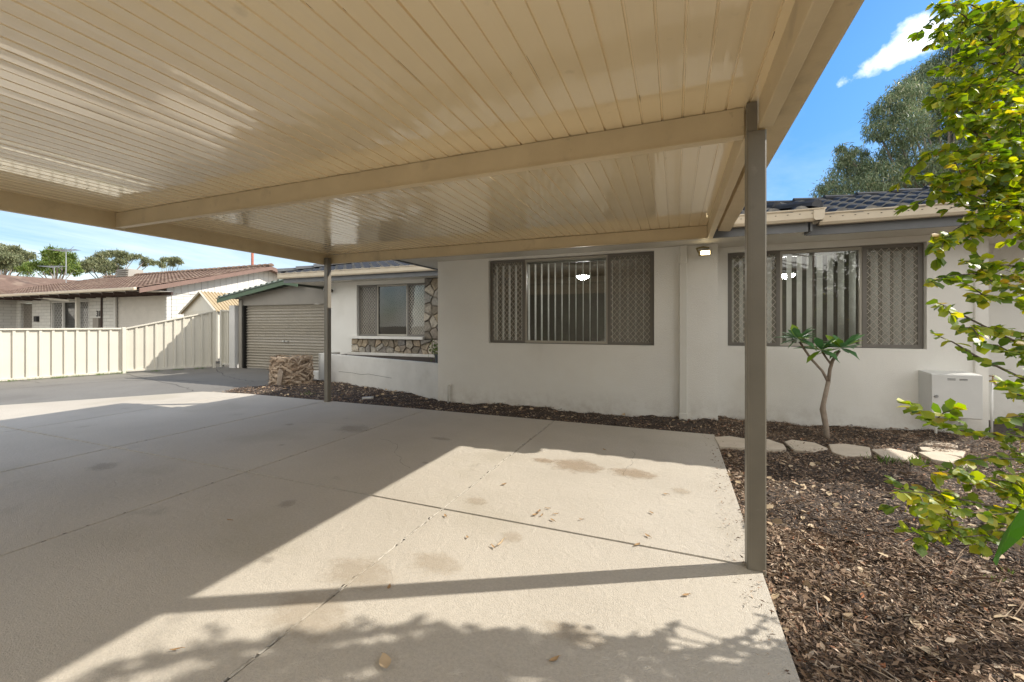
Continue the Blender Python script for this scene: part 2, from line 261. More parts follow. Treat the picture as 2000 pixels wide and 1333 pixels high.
# ------------------------------------------------------------------ mesh helpers
class MB:
    def __init__(s): s.v = []; s.f = []
    def add(s, vs, fs):
        o = len(s.v); s.v += [tuple(x) for x in vs]; s.f += [tuple(i + o for i in f) for f in fs]; return s
    def box(s, x0, x1, y0, y1, z0, z1):
        return s.add([(x0, y0, z0), (x1, y0, z0), (x1, y1, z0), (x0, y1, z0), (x0, y0, z1), (x1, y0, z1), (x1, y1, z1), (x0, y1, z1)],
                     [(0, 3, 2, 1), (4, 5, 6, 7), (0, 1, 5, 4), (1, 2, 6, 5), (2, 3, 7, 6), (3, 0, 4, 7)])
    def obox(s, p, ax, ay, az):
        """box from corner p along three vectors"""
        p = Vector(p); ax = Vector(ax); ay = Vector(ay); az = Vector(az)
        vs = [p, p + ax, p + ax + ay, p + ay]; vs = vs + [q + az for q in vs]
        return s.add(vs, [(0, 3, 2, 1), (4, 5, 6, 7), (0, 1, 5, 4), (1, 2, 6, 5), (2, 3, 7, 6), (3, 0, 4, 7)])
    def prism(s, pts, z0, z1):
        n = len(pts); vs = [(x, y, z0) for x, y in pts] + [(x, y, z1) for x, y in pts]
        return s.add(vs, [tuple(range(n - 1, -1, -1)), tuple(range(n, 2 * n))] + [(i, (i + 1) % n, n + (i + 1) % n, n + i) for i in range(n)])
    def extr(s, prof, axis, a0, a1):
        """prof: closed list of 2-D points in the other two axes; axis 'x' (prof=(y,z)) or 'y' (prof=(x,z))"""
        n = len(prof)
        mk = (lambda p, a: (a, p[0], p[1])) if axis == 'x' else (lambda p, a: (p[0], a, p[1]))
        vs = [mk(p, a0) for p in prof] + [mk(p, a1) for p in prof]
        return s.add(vs, [tuple(range(n - 1, -1, -1)), tuple(range(n, 2 * n))] + [(i, (i + 1) % n, n + (i + 1) % n, n + i) for i in range(n)])
    def tube(s, pts, rad, seg=8, cap=True):
        pts = [Vector(p) for p in pts]; n = len(pts)
        if not isinstance(rad, (list, tuple)): rad = [rad] * n
        vs = []; fs = []; up = Vector((0, 0, 1)); prev = None
        for i, p in enumerate(pts):
            t = (pts[min(i + 1, n - 1)] - pts[max(i - 1, 0)]).normalized()
            if prev is None:
                a = t.cross(up);
                if a.length < 1e-3: a = t.cross(Vector((1, 0, 0)))
                a.normalize()
            else:
                a = (prev - t * prev.dot(t)); a.normalize()
            prev = a; b = t.cross(a)
            for k in range(seg):
                an = 2 * PI * k / seg; vs.append(p + (a * math.cos(an) + b * math.sin(an)) * rad[i])
        for i in range(n - 1):
            for k in range(seg):
                fs.append((i * seg + k, i * seg + (k + 1) % seg, (i + 1) * seg + (k + 1) % seg, (i + 1) * seg + k))
        if cap: fs.append(tuple(range(seg - 1, -1, -1))); fs.append(tuple((n - 1) * seg + k for k in range(seg)))
        return s.add(vs, fs)
    def lathe(s, prof, c, seg=20):
        vs = []; fs = []; n = len(prof)
        for r, z in prof:
            for k in range(seg): vs.append((c[0] + r * math.cos(2 * PI * k / seg), c[1] + r * math.sin(2 * PI * k / seg), c[2] + z))
        for i in range(n - 1):
            for k in range(seg): fs.append((i * seg + k, i * seg + (k + 1) % seg, (i + 1) * seg + (k + 1) % seg, (i + 1) * seg + k))
        return s.add(vs, fs)
    def build(s, name, m, parent=None, smooth=False, bevel=0, loc=None):
        me = bpy.data.meshes.new(name); me.from_pydata(s.v, [], s.f); me.update()
        o = bpy.data.objects.new(name, me); COL.objects.link(o)
        if m: me.materials.append(m)
        if smooth:
            for p in me.polygons: p.use_smooth = True
        if parent: o.parent = parent; o.matrix_parent_inverse = Matrix.Translation(-parent.location)
        if bevel:
            bv = o.modifiers.new('bevel', 'BEVEL'); bv.width = bevel; bv.segments = 2; bv.limit_method = 'ANGLE'; bv.angle_limit = math.radians(40)
        return o
def rebase(o):
    """move origin of a one-mesh thing to its base"""
    me = o.data; co = np.empty(len(me.vertices) * 3); me.vertices.foreach_get('co', co); co = co.reshape(-1, 3)
    c = Vector(((co[:, 0].min() + co[:, 0].max()) / 2, (co[:, 1].min() + co[:, 1].max()) / 2, co[:, 2].min()))
    me.transform(Matrix.Translation(-c)); o.location = c; return o
def tag(o, label=None, cat=None, group=None, kind=None):
    if label: o['label'] = label
    if cat: o['category'] = cat
    if group: o['group'] = group
    if kind: o['kind'] = kind
    return o
def thing(name, label, cat, loc=(0, 0, 0), group=None):
    o = bpy.data.objects.new(name, None); COL.objects.link(o); o.location = loc; o.empty_display_size = .2
    return tag(o, label, cat, group)
def np_mesh(name, V, Fq, m, parent=None, smooth=False):
    """V (n,3); Fq (k,4) or (k,3) arrays"""
    me = bpy.data.meshes.new(name); k, w = Fq.shape
    me.vertices.add(len(V)); me.vertices.foreach_set('co', V.astype(np.float32).ravel())
    me.loops.add(k * w); me.loops.foreach_set('vertex_index', Fq.astype(np.int32).ravel())
    me.polygons.add(k); me.polygons.foreach_set('loop_start', np.arange(0, k * w, w, dtype=np.int32)); me.polygons.foreach_set('loop_total', np.full(k, w, dtype=np.int32))
    if smooth: me.polygons.foreach_set('use_smooth', np.ones(k, dtype=bool))
    me.update(calc_edges=True); me.validate()
    o = bpy.data.objects.new(name, me); COL.objects.link(o); me.materials.append(m)
    if parent: o.parent = parent; o.matrix_parent_inverse = Matrix.Translation(-parent.location)
    return o
def unit(a): return a / np.maximum(np.linalg.norm(a, axis=1, keepdims=True), 1e-9)
LEAF = np.array([(0, 0, 0), (.30, -.22, .03), (.30, 0, -.02), (.30, .22, .03), (.68, -.27, .0), (.68, 0, -.05), (.68, .27, .0), (1, 0, -.12)])
LEAFQ = np.array([(0, 1, 2, 2), (0, 2, 3, 3), (1, 4, 5, 2), (2, 5, 6, 3), (4, 7, 5, 5), (5, 7, 6, 6)])
def leaf_cloud(P, Dr, L, Wd=1.0, simple=False, roll=None):
    """P positions, Dr leaf directions, L lengths -> V, F (triangles)"""
    n = len(P); Dr = unit(Dr)
    up = np.tile(np.array([[0, 0, 1.0]]), (n, 1)) + rng.normal(0, .45, (n, 3)) if roll is None else roll
    S = unit(np.cross(Dr, up)); U = np.cross(S, Dr)
    if simple:
        T = np.array([(0, 0, 0), (.5, -.2, .04), (1, 0, 0), (.5, .2, .04)]); Q = np.array([(0, 1, 2), (0, 2, 3)])
    else:
        T = LEAF; Q = np.array([(0, 1, 2), (0, 2, 3), (1, 4, 5), (1, 5, 2), (2, 5, 6), (2, 6, 3), (4, 7, 5), (5, 7, 6)])
    V = P[:, None, :] + L[:, None, None] * (T[None, :, 0:1] * Dr[:, None, :] + T[None, :, 1:2] * Wd * S[:, None, :] + T[None, :, 2:3] * U[:, None, :])
    F = Q[None] + (np.arange(n) * len(T))[:, None, None]
    return V.reshape(-1, 3), F.reshape(-1, 3)

# ------------------------------------------------------------------ ground, slab, driveway
g = MB().prism([(-400, -300), (400, -300), (400, 500), (-400, 500)], -.3, -.14).build('ground', M['dirt']); tag(g, kind='structure')
d = MB()
dv = [(-14.1, 9.35), (-14.96, 7.0), (-16.9, -.6), (-19.5, -10), (6, -10), (6, -3), (.46, -3), (.46, 1.0), (-8.9, 5.6), (-8.65, 7.3), (-8.5, 8.15), (-9.4, 9.42)]
d.prism(dv[::-1], -.14, -.022)
o = d.build('driveway', M['drive']); tag(o, kind='structure')
cr = MB()
for pl in ([(0, 762), (120, 752), (230, 744), (330, 742), (420, 748)], [(240, 730), (300, 742), (360, 757), (385, 765)], [(0, 740), (80, 748), (200, 742), (350, 728), (470, 722)], [(420, 722), (440, 735), (470, 742), (500, 746)]):
    Q = []
    for a_, b_ in zip(pl[:-1], pl[1:]):
        for t in range(6): q = G(a_[0] + (b_[0] - a_[0]) * t / 6, a_[1] + (b_[1] - a_[1]) * t / 6, -.02); Q.append(q + Vector((random.uniform(-.04, .04), random.uniform(-.04, .04), 0)))
    for a_, b_ in zip(Q[:-1], Q[1:]):
        w = (b_ - a_).cross(Vector((0, 0, 1))).normalized() * random.uniform(.004, .009); cr.add([a_ - w, a_ + w, b_ + w, b_ - w], [(0, 1, 2, 3)])
o = cr.build('driveway_cracks', M['joint']); tag(o, kind='structure')
slab = MB()
XE, YE, GAP = .465, 5.87, .009
def panel(pts, gap=GAP):
    # shrink towards centroid slightly with a chamfer
    c = Vector((sum(p[0] for p in pts) / len(pts), sum(p[1] for p in pts) / len(pts)))
    def sh(q, a): 
        v = Vector((q[0] - c.x, q[1] - c.y)); return (q[0] - math.copysign(a, v.x), q[1] - math.copysign(a, v.y))
    lo = [sh(p, gap) for p in pts]; hi = [sh(p, gap + .002) for p in pts]; n = len(pts)
    vs = [(x, y, -.13) for x, y in lo] + [(x, y, -.006) for x, y in lo] + [(x, y, 0) for x, y in hi]
    fs = [tuple(range(2 * n, 3 * n))]
    for k in range(2): fs += [(k * n + i, k * n + (i + 1) % n, (k + 1) * n + (i + 1) % n, (k + 1) * n + i) for i in range(n)]
    slab.add(vs, fs)
xs = [XE, -1.648, -3.8, -5.95, -8.13]
for a, b2 in zip(xs[:-1], xs[1:]):
    for y0, y1 in ((-9, -3.1), (-3.1, 2.75), (2.75, YE)): panel([(b2, y0), (a, y0), (a, y1), (b2, y1)])
def lx(y): return -10.88 + (y - 3.458) * (1.73 / 2.278)
panel([(lx(2.75), 2.75), (xs[-1], 2.75), (xs[-1], 5.86), (lx(5.72), 5.72)]); panel([(lx(-9), -9), (xs[-1], -9), (xs[-1], 2.75), (lx(2.75), 2.75)])
o = slab.build('concrete_slab', M['slab']); tag(o, kind='structure')
o = MB().prism([(lx(-9) + .03, -8.95), (XE - .03, -8.95), (XE - .03, YE - .03), (lx(5.7) + .03, YE - .12)], -.1, -.018).build('slab_joint_bed', M['joint']); tag(o, kind='structure')
# crumbly pale sealant in one joint
se = MB(); y = -1.0
while y < YE - .05:
    L = random.uniform(.03, .12); w = random.uniform(.003, .009); c = random.uniform(-.002, .002)
    se.add([(-1.648 - w + c, y, .0015), (-1.648 + w + c, y, .001), (-1.648 + w + c, y + L, .0015), (-1.648 - w + c, y + L, .002), (-1.648, y + L / 2, .004)], [(0, 1, 4), (1, 2, 4), (2, 3, 4), (3, 0, 4)])
    y += L + random.choice([0, 0, .004, .02])
o = se.build('slab_joint_sealant', M['sealant']); tag(o, kind='structure')
hc = MB(); rc = random.Random(11)
for x0_, y0_, a0_, L0_ in ((-2.4, 3.4, 2.5, 1.3), (-5.1, 4.2, .6, 1.6), (-.4, 3.9, 1.9, .9)):
    q = Vector((x0_, y0_, .0012)); a_ = a0_; l_ = 0
    while l_ < L0_:
        a_ += rc.uniform(-.5, .5); a_ = a0_ + (a_ - a0_) * .8; q2 = q + Vector((math.cos(a_), math.sin(a_), 0)) * .05; w = Vector((-math.sin(a_), math.cos(a_), 0)) * rc.uniform(.0006, .0014); hc.add([q - w, q2 - w, q2 + w, q + w], [(0, 1, 2, 3)]); q = q2; l_ += .05
for xj in (-1.648, -3.8, -5.95):
    for _ in range(26):
        y_ = rc.uniform(.8, 5.6); r_ = rc.uniform(.004, .014); n = 6; cxx = xj + rc.choice([-1, 1]) * .009; hc.add([(cxx + r_ * .7 * math.cos(2 * PI * k / n) * rc.uniform(.5, 1), y_ + r_ * math.sin(2 * PI * k / n) * rc.uniform(.6, 1.3), .0012) for k in range(n)], [tuple(range(n))])
o = hc.build('slab_cracks', M['joint']); tag(o, kind='structure')
# oil and rust stains: low discs of soaked concrete, real marks with their own outline
def stain_mat(name, col, amt):
    m = bpy.data.materials.new(name); m.use_nodes = True; nt = m.node_tree; n = nt.nodes; l = nt.links; b = n['Principled BSDF']; b.inputs['Base Color'].default_value = (*col, 1); b.inputs['Roughness'].default_value = .8
    t = n.new('ShaderNodeTransparent') if False else n.new('ShaderNodeBsdfTransparent'); tcn = n.new('ShaderNodeTexCoord')
    ln = n.new('ShaderNodeVectorMath'); ln.operation = 'LENGTH'; l.new(tcn.outputs['Object'], ln.inputs[0])
    no = n.new('ShaderNodeTexNoise'); no.inputs['Scale'].default_value = 2.5; no.inputs['Detail'].default_value = 7; no.inputs['Roughness'].default_value = .7; l.new(tcn.outputs['Object'], no.inputs[0])
    a = n.new('ShaderNodeMath'); a.operation = 'SUBTRACT'; l.new(no.outputs[0], a.inputs[0]); mu = n.new('ShaderNodeMath'); mu.operation = 'MULTIPLY'; l.new(ln.outputs['Value'], mu.inputs[0]); mu.inputs[1].default_value = .62; l.new(mu.outputs[0], a.inputs[1])
    mr = n.new('ShaderNodeMapRange'); mr.inputs[1].default_value = 0; mr.inputs[2].default_value = .3; mr.inputs[3].default_value = 0; mr.inputs[4].default_value = amt; l.new(a.outputs[0], mr.inputs[0])
    mi = n.new('ShaderNodeMixShader'); l.new(mr.outputs[0], mi.inputs[0]); l.new(t.outputs[0], mi.inputs[1]); l.new(b.outputs[0], mi.inputs[2]); l.new(mi.outputs[0], n['Material Output'].inputs[0]); return m
SM = [stain_mat('oil_stain', (.27, .24, .20), .24), stain_mat('brown_stain', (.36, .27, .18), .5), stain_mat('rust_stain', (.44, .36, .26), .3)]
stain_def = [(690, 838, .33, .26, 0), (1125, 910, .34, .26, 1), (1235, 925, .28, .18, 1), (1060, 900, .15, .1, 1), (560, 985, .09, .1, 0), (200, 912, .20, .16, 0), (565, 830, .09, .08, 0),
             (550, 870, .05, .05, 0), (522, 1095, .06, .05, 0), (850, 1100, .22, .14, 2), (700, 1120, .3, .2, 2), (1120, 1240, .2, .1, 2), (600, 1200, .3, .22, 2), (930, 980, .12, .1, 2), (830, 905, .05, .04, 0), (860, 858, .2, .08, 0), (1000, 1050, .1, .1, 2), (1330, 960, .1, .1, 2),]
for i, (u, v, rx, ry, k) in enumerate(stain_def):
    p = G(u, v, 0); me = MB(); n = 24; me.add([(math.cos(2 * PI * j / n), math.sin(2 * PI * j / n), 0) for j in range(n)], [tuple(range(n))])
    o = me.build('slab_stain', SM[k]); o.location = (p.x, p.y, .0022 + .0002 * i); o.scale = (rx * 1.1, ry * 1.1, 1); tag(o, kind='structure')

# ------------------------------------------------------------------ mulch bed
def bed_h(x, y):
    h = -.03 + .022 * np.sin(x * 2.3 + 1) * np.cos(y * 1.9) + .012 * np.sin(x * 7.1 + y * 5.3) + .008 * np.sin(x * 15.7 - y * 13.1)
    return h + .035 * np.clip((y - 5.9) / .7, 0, 1)
def grid_bed(name, poly_in, x0, x1, y0, y1, st):
    nx = int((x1 - x0) / st) + 1; ny = int((y1 - y0) / st) + 1
    X, Y = np.meshgrid(np.linspace(x0, x1, nx), np.linspace(y0, y1, ny)); Z = bed_h(X, Y) + rng.normal(0, .005, X.shape)
    V = np.stack([X, Y, Z], -1).reshape(-1, 3); I = np.arange(nx * ny).reshape(ny, nx)
    F = np.stack([I[:-1, :-1], I[:-1, 1:], I[1:, 1:], I[1:, :-1]], -1).reshape(-1, 4)
    c = V[F].mean(1); F = F[poly_in(c[:, 0], c[:, 1])]
    return V, F
def in_right(x, y): return (x > XE + .0) & (y < 8.4)
def planter_y(x): return 6.713 + (-4.075 - x) * (8.09 - 6.713) / (8.501 - 4.075)
def in_strip(x, y):
    back = np.where(x > -4.07, 6.75, planter_y(x) + .05)
    return (x <= XE + .05) & (y > YE - .01) & (y < back) & (x > -9.25 + (y - 5.75) * .42)
V1, F1 = grid_bed('a', in_right, XE, 9, -3, 8.4, .05); V2, F2 = grid_bed('b', in_strip, -9.3, XE + .05, 5.8, 8.2, .05)
o = np_mesh('mulch_ground', np.vstack([V1, V2]), np.vstack([F1, F2 + len(V1)]), M['mulchbase'], smooth=True); tag(o, kind='structure')
def chips(n, inside, x0, x1, y0, y1, lmin, lmax, thin=1.0):
    x = rng.uniform(x0, x1, n); y = rng.uniform(y0, y1, n); k = inside(x, y); x = x[k]; y = y[k]; n = len(x)
    P = np.stack([x, y, bed_h(x, y) + rng.uniform(.002, .02, n)], -1)
    a = rng.uniform(0, 6.28, n); Dr = np.stack([np.cos(a), np.sin(a), rng.normal(0, .28, n)], -1)
    L = rng.uniform(lmin, lmax, n) ** 1.0
    return leaf_cloud(P, Dr, L, thin, simple=True)
parts = [chips(46000, in_right, XE - .02, 2.2, .9, 3.4, .012, .045, .55), chips(6000, in_right, XE, 2.2, .9, 3.4, .025, .055, 1.1), chips(2500, lambda x, y: x > XE + .16, XE, 2.4, .9, 3.8, .08, .2, .07),
         chips(60000, in_right, XE - .01, 4.2, 3.2, 7.0, .014, .042, .6), chips(3000, in_right, XE, 4.2, 3.2, 7.0, .03, .06, 1.0),
         chips(22000, in_strip, -9.3, XE, 5.86, 8.1, .02, .05, .8), chips(3000, in_right, XE, .62, .8, 5.8, .02, .06, .7)]
v_, f_ = chips(260, lambda x, y: x < XE - rng.exponential(.03, len(x)) + .0, XE - .16, XE, .9, 5.8, .012, .035, .7); v_[:, 2] += .006 - bed_h(v_[:, 0], v_[:, 1]); parts.append((v_, f_))
v_, f_ = chips(400, lambda x, y: y > YE - .005 - rng.uniform(0, .1, len(x)) ** 1.5, -9, XE, YE - .06, YE, .012, .04, .7); v_[:, 2] += .006 - bed_h(v_[:, 0], v_[:, 1]); parts.append((v_, f_))
Vs = []; Fs = []; off = 0
for v_, f_ in parts: Vs.append(v_); Fs.append(f_ + off); off += len(v_)
o = np_mesh('mulch_chips', np.vstack(Vs), np.vstack(Fs), M['chips']); tag(o, 'brown bark chips and leaf litter covering the garden bed', 'mulch', kind='stuff')
# pale dry leaves scattered in the bed
n = 230; x = rng.uniform(XE + .02, 2.4, n); y = rng.uniform(1.0, 5.2, n) ; x2 = rng.uniform(-8.5, .4, 420); y2 = rng.uniform(5.9, 8, 420); k = in_strip(x2, y2); x = np.concatenate([x, x2[k]]); y = np.concatenate([y, y2[k]]); n = len(x)
P = np.stack([x, y, bed_h(x, y) + .022], -1); a = rng.uniform(0, 6.28, n)
v_, f_ = leaf_cloud(P, np.stack([np.cos(a), np.sin(a), rng.normal(0, .2, n)], -1), rng.uniform(.035, .085, n), 1.1)
o = np_mesh('leaf_litter', v_, f_, M['paleleaf']); tag(o, 'pale dry leaves scattered over the mulch', 'leaf litter', kind='stuff')
# weeds
def tuft(cen, n, h, spread):
    P = np.array(cen)[None] + rng.normal(0, spread, (n, 3)) * np.array([1, 1, 0]); a = rng.uniform(0, 6.28, n)
    return leaf_cloud(P, np.stack([np.cos(a) * .6, np.sin(a) * .6, np.ones(n)], -1), rng.uniform(h * .5, h, n), .25, simple=True)
ws = [tuft((*G(u, v, -.02)[:2], -.02), nn, hh, ss) for u, v, nn, hh, ss in [(1735, 905, 26, .11, .05), (1790, 908, 30, .12, .05), (1690, 895, 14, .07, .05), (1880, 920, 24, .1, .06), (1905, 905, 20, .1, .05), (600, 772, 24, .09, .08), (525, 768, 14, .06, .06), (1560, 880, 10, .06, .03), (1970, 1120, 12, .04, .02), (1940, 1135, 10, .04, .02)]]
for t in range(16):
    f = random.uniform(.0, 1); ws.append(tuft((-15.45 + .5 * f + .12, 4.9 + 2.2 * f, -.02), 22, .09, .07))
for t in range(6):
    f = random.uniform(.2, .9); ws.append(tuft((-14.9 + .85 * f + .1, 7.1 + 1.9 * f, -.02), 22, .09, .07))
Vs = []; Fs = []; off = 0
for v_, f_ in ws: Vs.append(v_); Fs.append(f_ + off); off += len(v_)
o = np_mesh('grass_tufts', np.vstack(Vs), np.vstack(Fs), M['grass']); tag(o, 'green weeds and grass tufts along the fence and in the bed', 'grass', kind='stuff')

# ------------------------------------------------------------------ carport
CX0, CX1, CY0, CY1 = -5.98, .64, -1.4, 5.93
cp = thing('carport', 'cream metal carport with ribbed ceiling and two dark posts over the slab', 'carport', (-2.7, 2.3, 0))
sh = MB(); x = .50; pr = []; k = 0; rs = random.Random(3)
while x > CX0:
    over = .0 if k % 6 else .002; t0, t1, t2 = rs.uniform(0, .0022), rs.uniform(-.0012, .0015), rs.uniform(0, .0022)
    pr += [(x, 2.668 + t0), (x - .05, 2.668 + (t0 + t2) / 2 + t1), (x - .1025, 2.668 + t2), (x - .1055, 2.678 + over), (x - .1135, 2.678 + over)]; x -= .117; k += 1
pr = [p for p in pr if p[0] > CX0]
nn = len(pr)
vs = [(px, CY0, pz) for px, pz in pr] + [(px, CY1, pz) for px, pz in pr] + [(px, CY0, 2.70) for px, pz in pr] + [(px, CY1, 2.70) for px, pz in pr]
fs = []
for i in range(nn - 1):
    fs += [(i, i + 1, nn + i + 1, nn + i), (2 * nn + i, 3 * nn + i, 3 * nn + i + 1, 2 * nn + i + 1), (i, 2 * nn + i, 2 * nn + i + 1, i + 1), (nn + i, nn + i + 1, 3 * nn + i + 1, 3 * nn + i)]
sh.add(vs, fs)
nsf = len(sh.f)
for i in range(1, 55):
    gx = .50 - .117 * i + .008
    for _ in range(random.choice([0, 1, 1, 2, 3, 5])):
        y_ = random.uniform(.2, 5.7); L_ = random.uniform(.01, .09) if random.random() < .85 else random.uniform(.2, .6); w_ = random.uniform(.0008, .0025)
        sh.add([(gx + .006, y_, 2.6665), (gx + .006 + w_, y_, 2.6665), (gx + .006 + w_ * .5, y_ + L_, 2.6665), (gx + .006 - .0005, y_ + L_ * .5, 2.666)], [(0, 3, 2, 1)])
rsh = sh.build('roof_sheet', M['ceil'], cp); rsh.data.materials.append(M['darkwood'])
for p in rsh.data.polygons[nsf:]: p.material_index = 1
def cbeam_x(y, z0, z1, x0, x1, w=.06):   # C purlin along X, open to +Y, bottom lip
    m = MB(); m.box(x0, x1, y, y + .004, z0, z1); m.box(x0, x1, y + .004, y + w, z0, z0 + .004); m.box(x0, x1, y + .004, y + w, z1 - .004, z1)
    m.box(x0, x1, y - .012, y, z0 - .003, z0 + .006); return m
cbeam_x(2.755, 2.50, 2.665, -5.93, .37).build('cross_beam', M['beam'], cp)
cbeam_x(5.865, 2.508, 2.664, -5.93, .37).build('cross_beam', M['beam'], cp)
cbeam_x(-1.3, 2.50, 2.665, -5.93, .42).build('cross_beam', M['beam'], cp)
def side(xl, xr, y0, y1, z0, z1): return MB().box(xl, xr, y0, y1, z0, z1)
side(.435, .505, CY0, 2.70, 2.505, 2.672).build('side_beam', M['beam'], cp, bevel=.006)
side(.375, .44, 2.80, 5.92, 2.50, 2.672).build('side_beam', M['beam'], cp, bevel=.006)
side(-6.0, -5.935, CY0, 5.93, 2.485, 2.672).build('side_beam', M['beam'], cp, bevel=.006)
gp = [(.498, 2.64), (.507, 2.60), (.63, 2.585), (.645, 2.59), (.65, 2.72), (.64, 2.735), (.498, 2.71)]
MB().extr(gp, 'y', CY0, 5.95).build('barge_gutter', M['beam'], cp)
MB().extr([(-6.06, 2.60), (-6.003, 2.60), (-6.003, 2.72), (-6.06, 2.72)], 'y', CY0, 5.95).build('barge_gutter', M['beam'], cp)
def post(x0, x1, y0, y1, top):
    m = MB(); r = .008
    m.prism([(x0 + r, y0), (x1 - r, y0), (x1, y0 + r), (x1, y1 - r), (x1 - r, y1), (x0 + r, y1), (x0, y1 - r), (x0, y0 + r)], -.02, top)
    m.box(x0 + .022, x0 + .026, y0 - .0012, y0, .0, top - .2); return m
post(.378, .476, 2.703, 2.795, 2.50).build('post', M['post'], cp)
MB().box(.378, .43, 2.703, 2.753, 2.502, 2.664).build('post_bracket', M['post'], cp)
post(-5.925, -5.835, 5.76, 5.85, 2.60).build('post', M['post'], cp)

# ------------------------------------------------------------------ house
hs = thing('house', 'single storey white rendered house with dark tiled roof behind the carport', 'house', (-2, 8, 0))
YM, YR, YW = 6.62, 6.95, 8.9           # planes of main, right and left wing walls
ZS = 2.552
def wall_with_hole(m, x0, x1, y, z0, z1, hx0, hx1, hz0, hz1, t=.11):
    m.box(x0, hx0, y, y + t, z0, z1); m.box(hx1, x1, y, y + t, z0, z1)
    if hz1 < z1 - .004: m.box(hx0, hx1, y, y + t, hz1, z1)
    m.box(hx0, hx1, y, y + t, z0, hz0)
w1 = (-3.05, -.305, 1.075, 2.515); w2 = (.72, 3.01, 1.08, 2.47); w3 = (-8.0, -5.85, 1.09, 2.45)
m = MB(); wall_with_hole(m, -4.07, .56, YM, -.12, ZS, *w1)
m.box(-4.07, -3.96, YM + .11, YW + .1, -.12, ZS)
m.box(.45, .56, YM + .11, YR, -.12, ZS)
wall_with_hole(m, .45, 3.6, YR, -.12, ZS, *w2); m.box(3.49, 3.6, YR + .11, 8.2, -.12, ZS); m.box(3.6, 6.0, 8.1, 8.2, -.12, ZS)
wall_with_hole(m, -9.02, -4.07, YW, -.12, ZS, *w3); m.box(-9.02, -8.92, YW + .11, 12, -.12, ZS)
m.build('wall', M['stucco'], hs)
# interior rooms so the windows look into something
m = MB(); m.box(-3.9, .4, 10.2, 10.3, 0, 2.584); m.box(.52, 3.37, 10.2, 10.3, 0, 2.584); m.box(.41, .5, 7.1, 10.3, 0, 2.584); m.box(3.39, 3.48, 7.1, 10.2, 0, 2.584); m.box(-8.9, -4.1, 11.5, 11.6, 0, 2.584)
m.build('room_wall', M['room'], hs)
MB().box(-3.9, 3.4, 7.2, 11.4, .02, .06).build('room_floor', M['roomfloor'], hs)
# soffits
m = MB()
EYM, EYR, EYL = 6.06, 6.33, 8.34; EXL, EXR, EXE = -4.62, 1.50, 5.05
m.box(EXL, EXR, EYM, YM + .05, ZS + .002, ZS + .02); m.box(EXL, -4.0, YM + .05, EYL, ZS + .002, ZS + .02)
m.box(EXR, EXE, EYR, YR + .05, ZS + .002, ZS + .02); m.box(.5, EXR, YM + .05, YR + .05, ZS + .002, ZS + .02); m.box(3.5, EXE, YR + .05, 8.15, ZS + .002, ZS + .02)
m.box(-10.0, EXL, EYL, YW + .05, ZS + .002, ZS + .02); m.box(-10.0, -9.0, YW + .05, 12, ZS + .002, ZS + .02)
m.build('soffit', M['soffit'], hs)
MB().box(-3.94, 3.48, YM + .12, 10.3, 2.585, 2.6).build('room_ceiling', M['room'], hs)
def fasc(x0, y0, x1, y1, z0=2.53, z1=2.69, t=.022):
    d = Vector((x1 - x0, y1 - y0, 0)); n = Vector((d.y, -d.x, 0)).normalized() * t
    return MB().obox((x0, y0, z0), d, n, (0, 0, z1 - z0))
fasc(EXL, EYM, EXR, EYM).build('fascia', M['fascia'], hs, bevel=.003)
fasc(EXR + .0225, EYM - .022, EXR + .0225, EYR - .023, 2.532).build('fascia', M['fascia'], hs)
fasc(EXR + .047, EYR, EXE, EYR).build('fascia', M['fascia'], hs, bevel=.003)
fasc(EXE + .001, EYR, EXE + .001, 8.2).build('fascia', M['fascia'], hs)
fasc(EXL - .001, EYL, EXL - .001, EYM).build('fascia', M['fascia'], hs)
fasc(-10.0, EYL, EXL - .03, EYL).build('fascia', M['fascia'], hs, bevel=.003)
def gut_prof(e, z=2.635):   # depth coordinate runs outward (negative y)
    return [(e, z + .02), (e - .02, z), (e - .085, z), (e - .105, z + .03), (e - .11, z + .115), (e - .125, z + .13), (e - .125, z + .142), (e - .105, z + .142), (e - .1, z + .12), (e, z + .12)]
def gutter(x0, x1, e, z=2.64, slots=True):
    m = MB(); m.extr([(p[0], p[1]) for p in gut_prof(e, z)], 'x', x0, x1)
    nf = len(m.f); x = x0 + .1
    if slots:
        while x < x1 - .05: m.box(x, x + .016, e - .1135, e - .108, z + .083, z + .088); x += .125
    o = m.build('gutter', M['gutter'], hs); o.data.materials.append(M['joint'])
    for p in o.data.polygons[nf:]: p.material_index = 1
    return o
gutter(EXL - .1, EXR + .13, EYM - .023); gutter(EXR + .16, EXE + .13, EYR - .023); gutter(-10.1, EXL - .12, EYL - .023, slots=False)
# return gutter of main roof
mm = MB(); mm.extr([(EXR + .027 + (EYM - p[0]), p[1]) for p in gut_prof(EYM, 2.64)][::-1], 'y', EYM - .148, EYR - .15); mm.build('gutter', M['gutter'], hs)
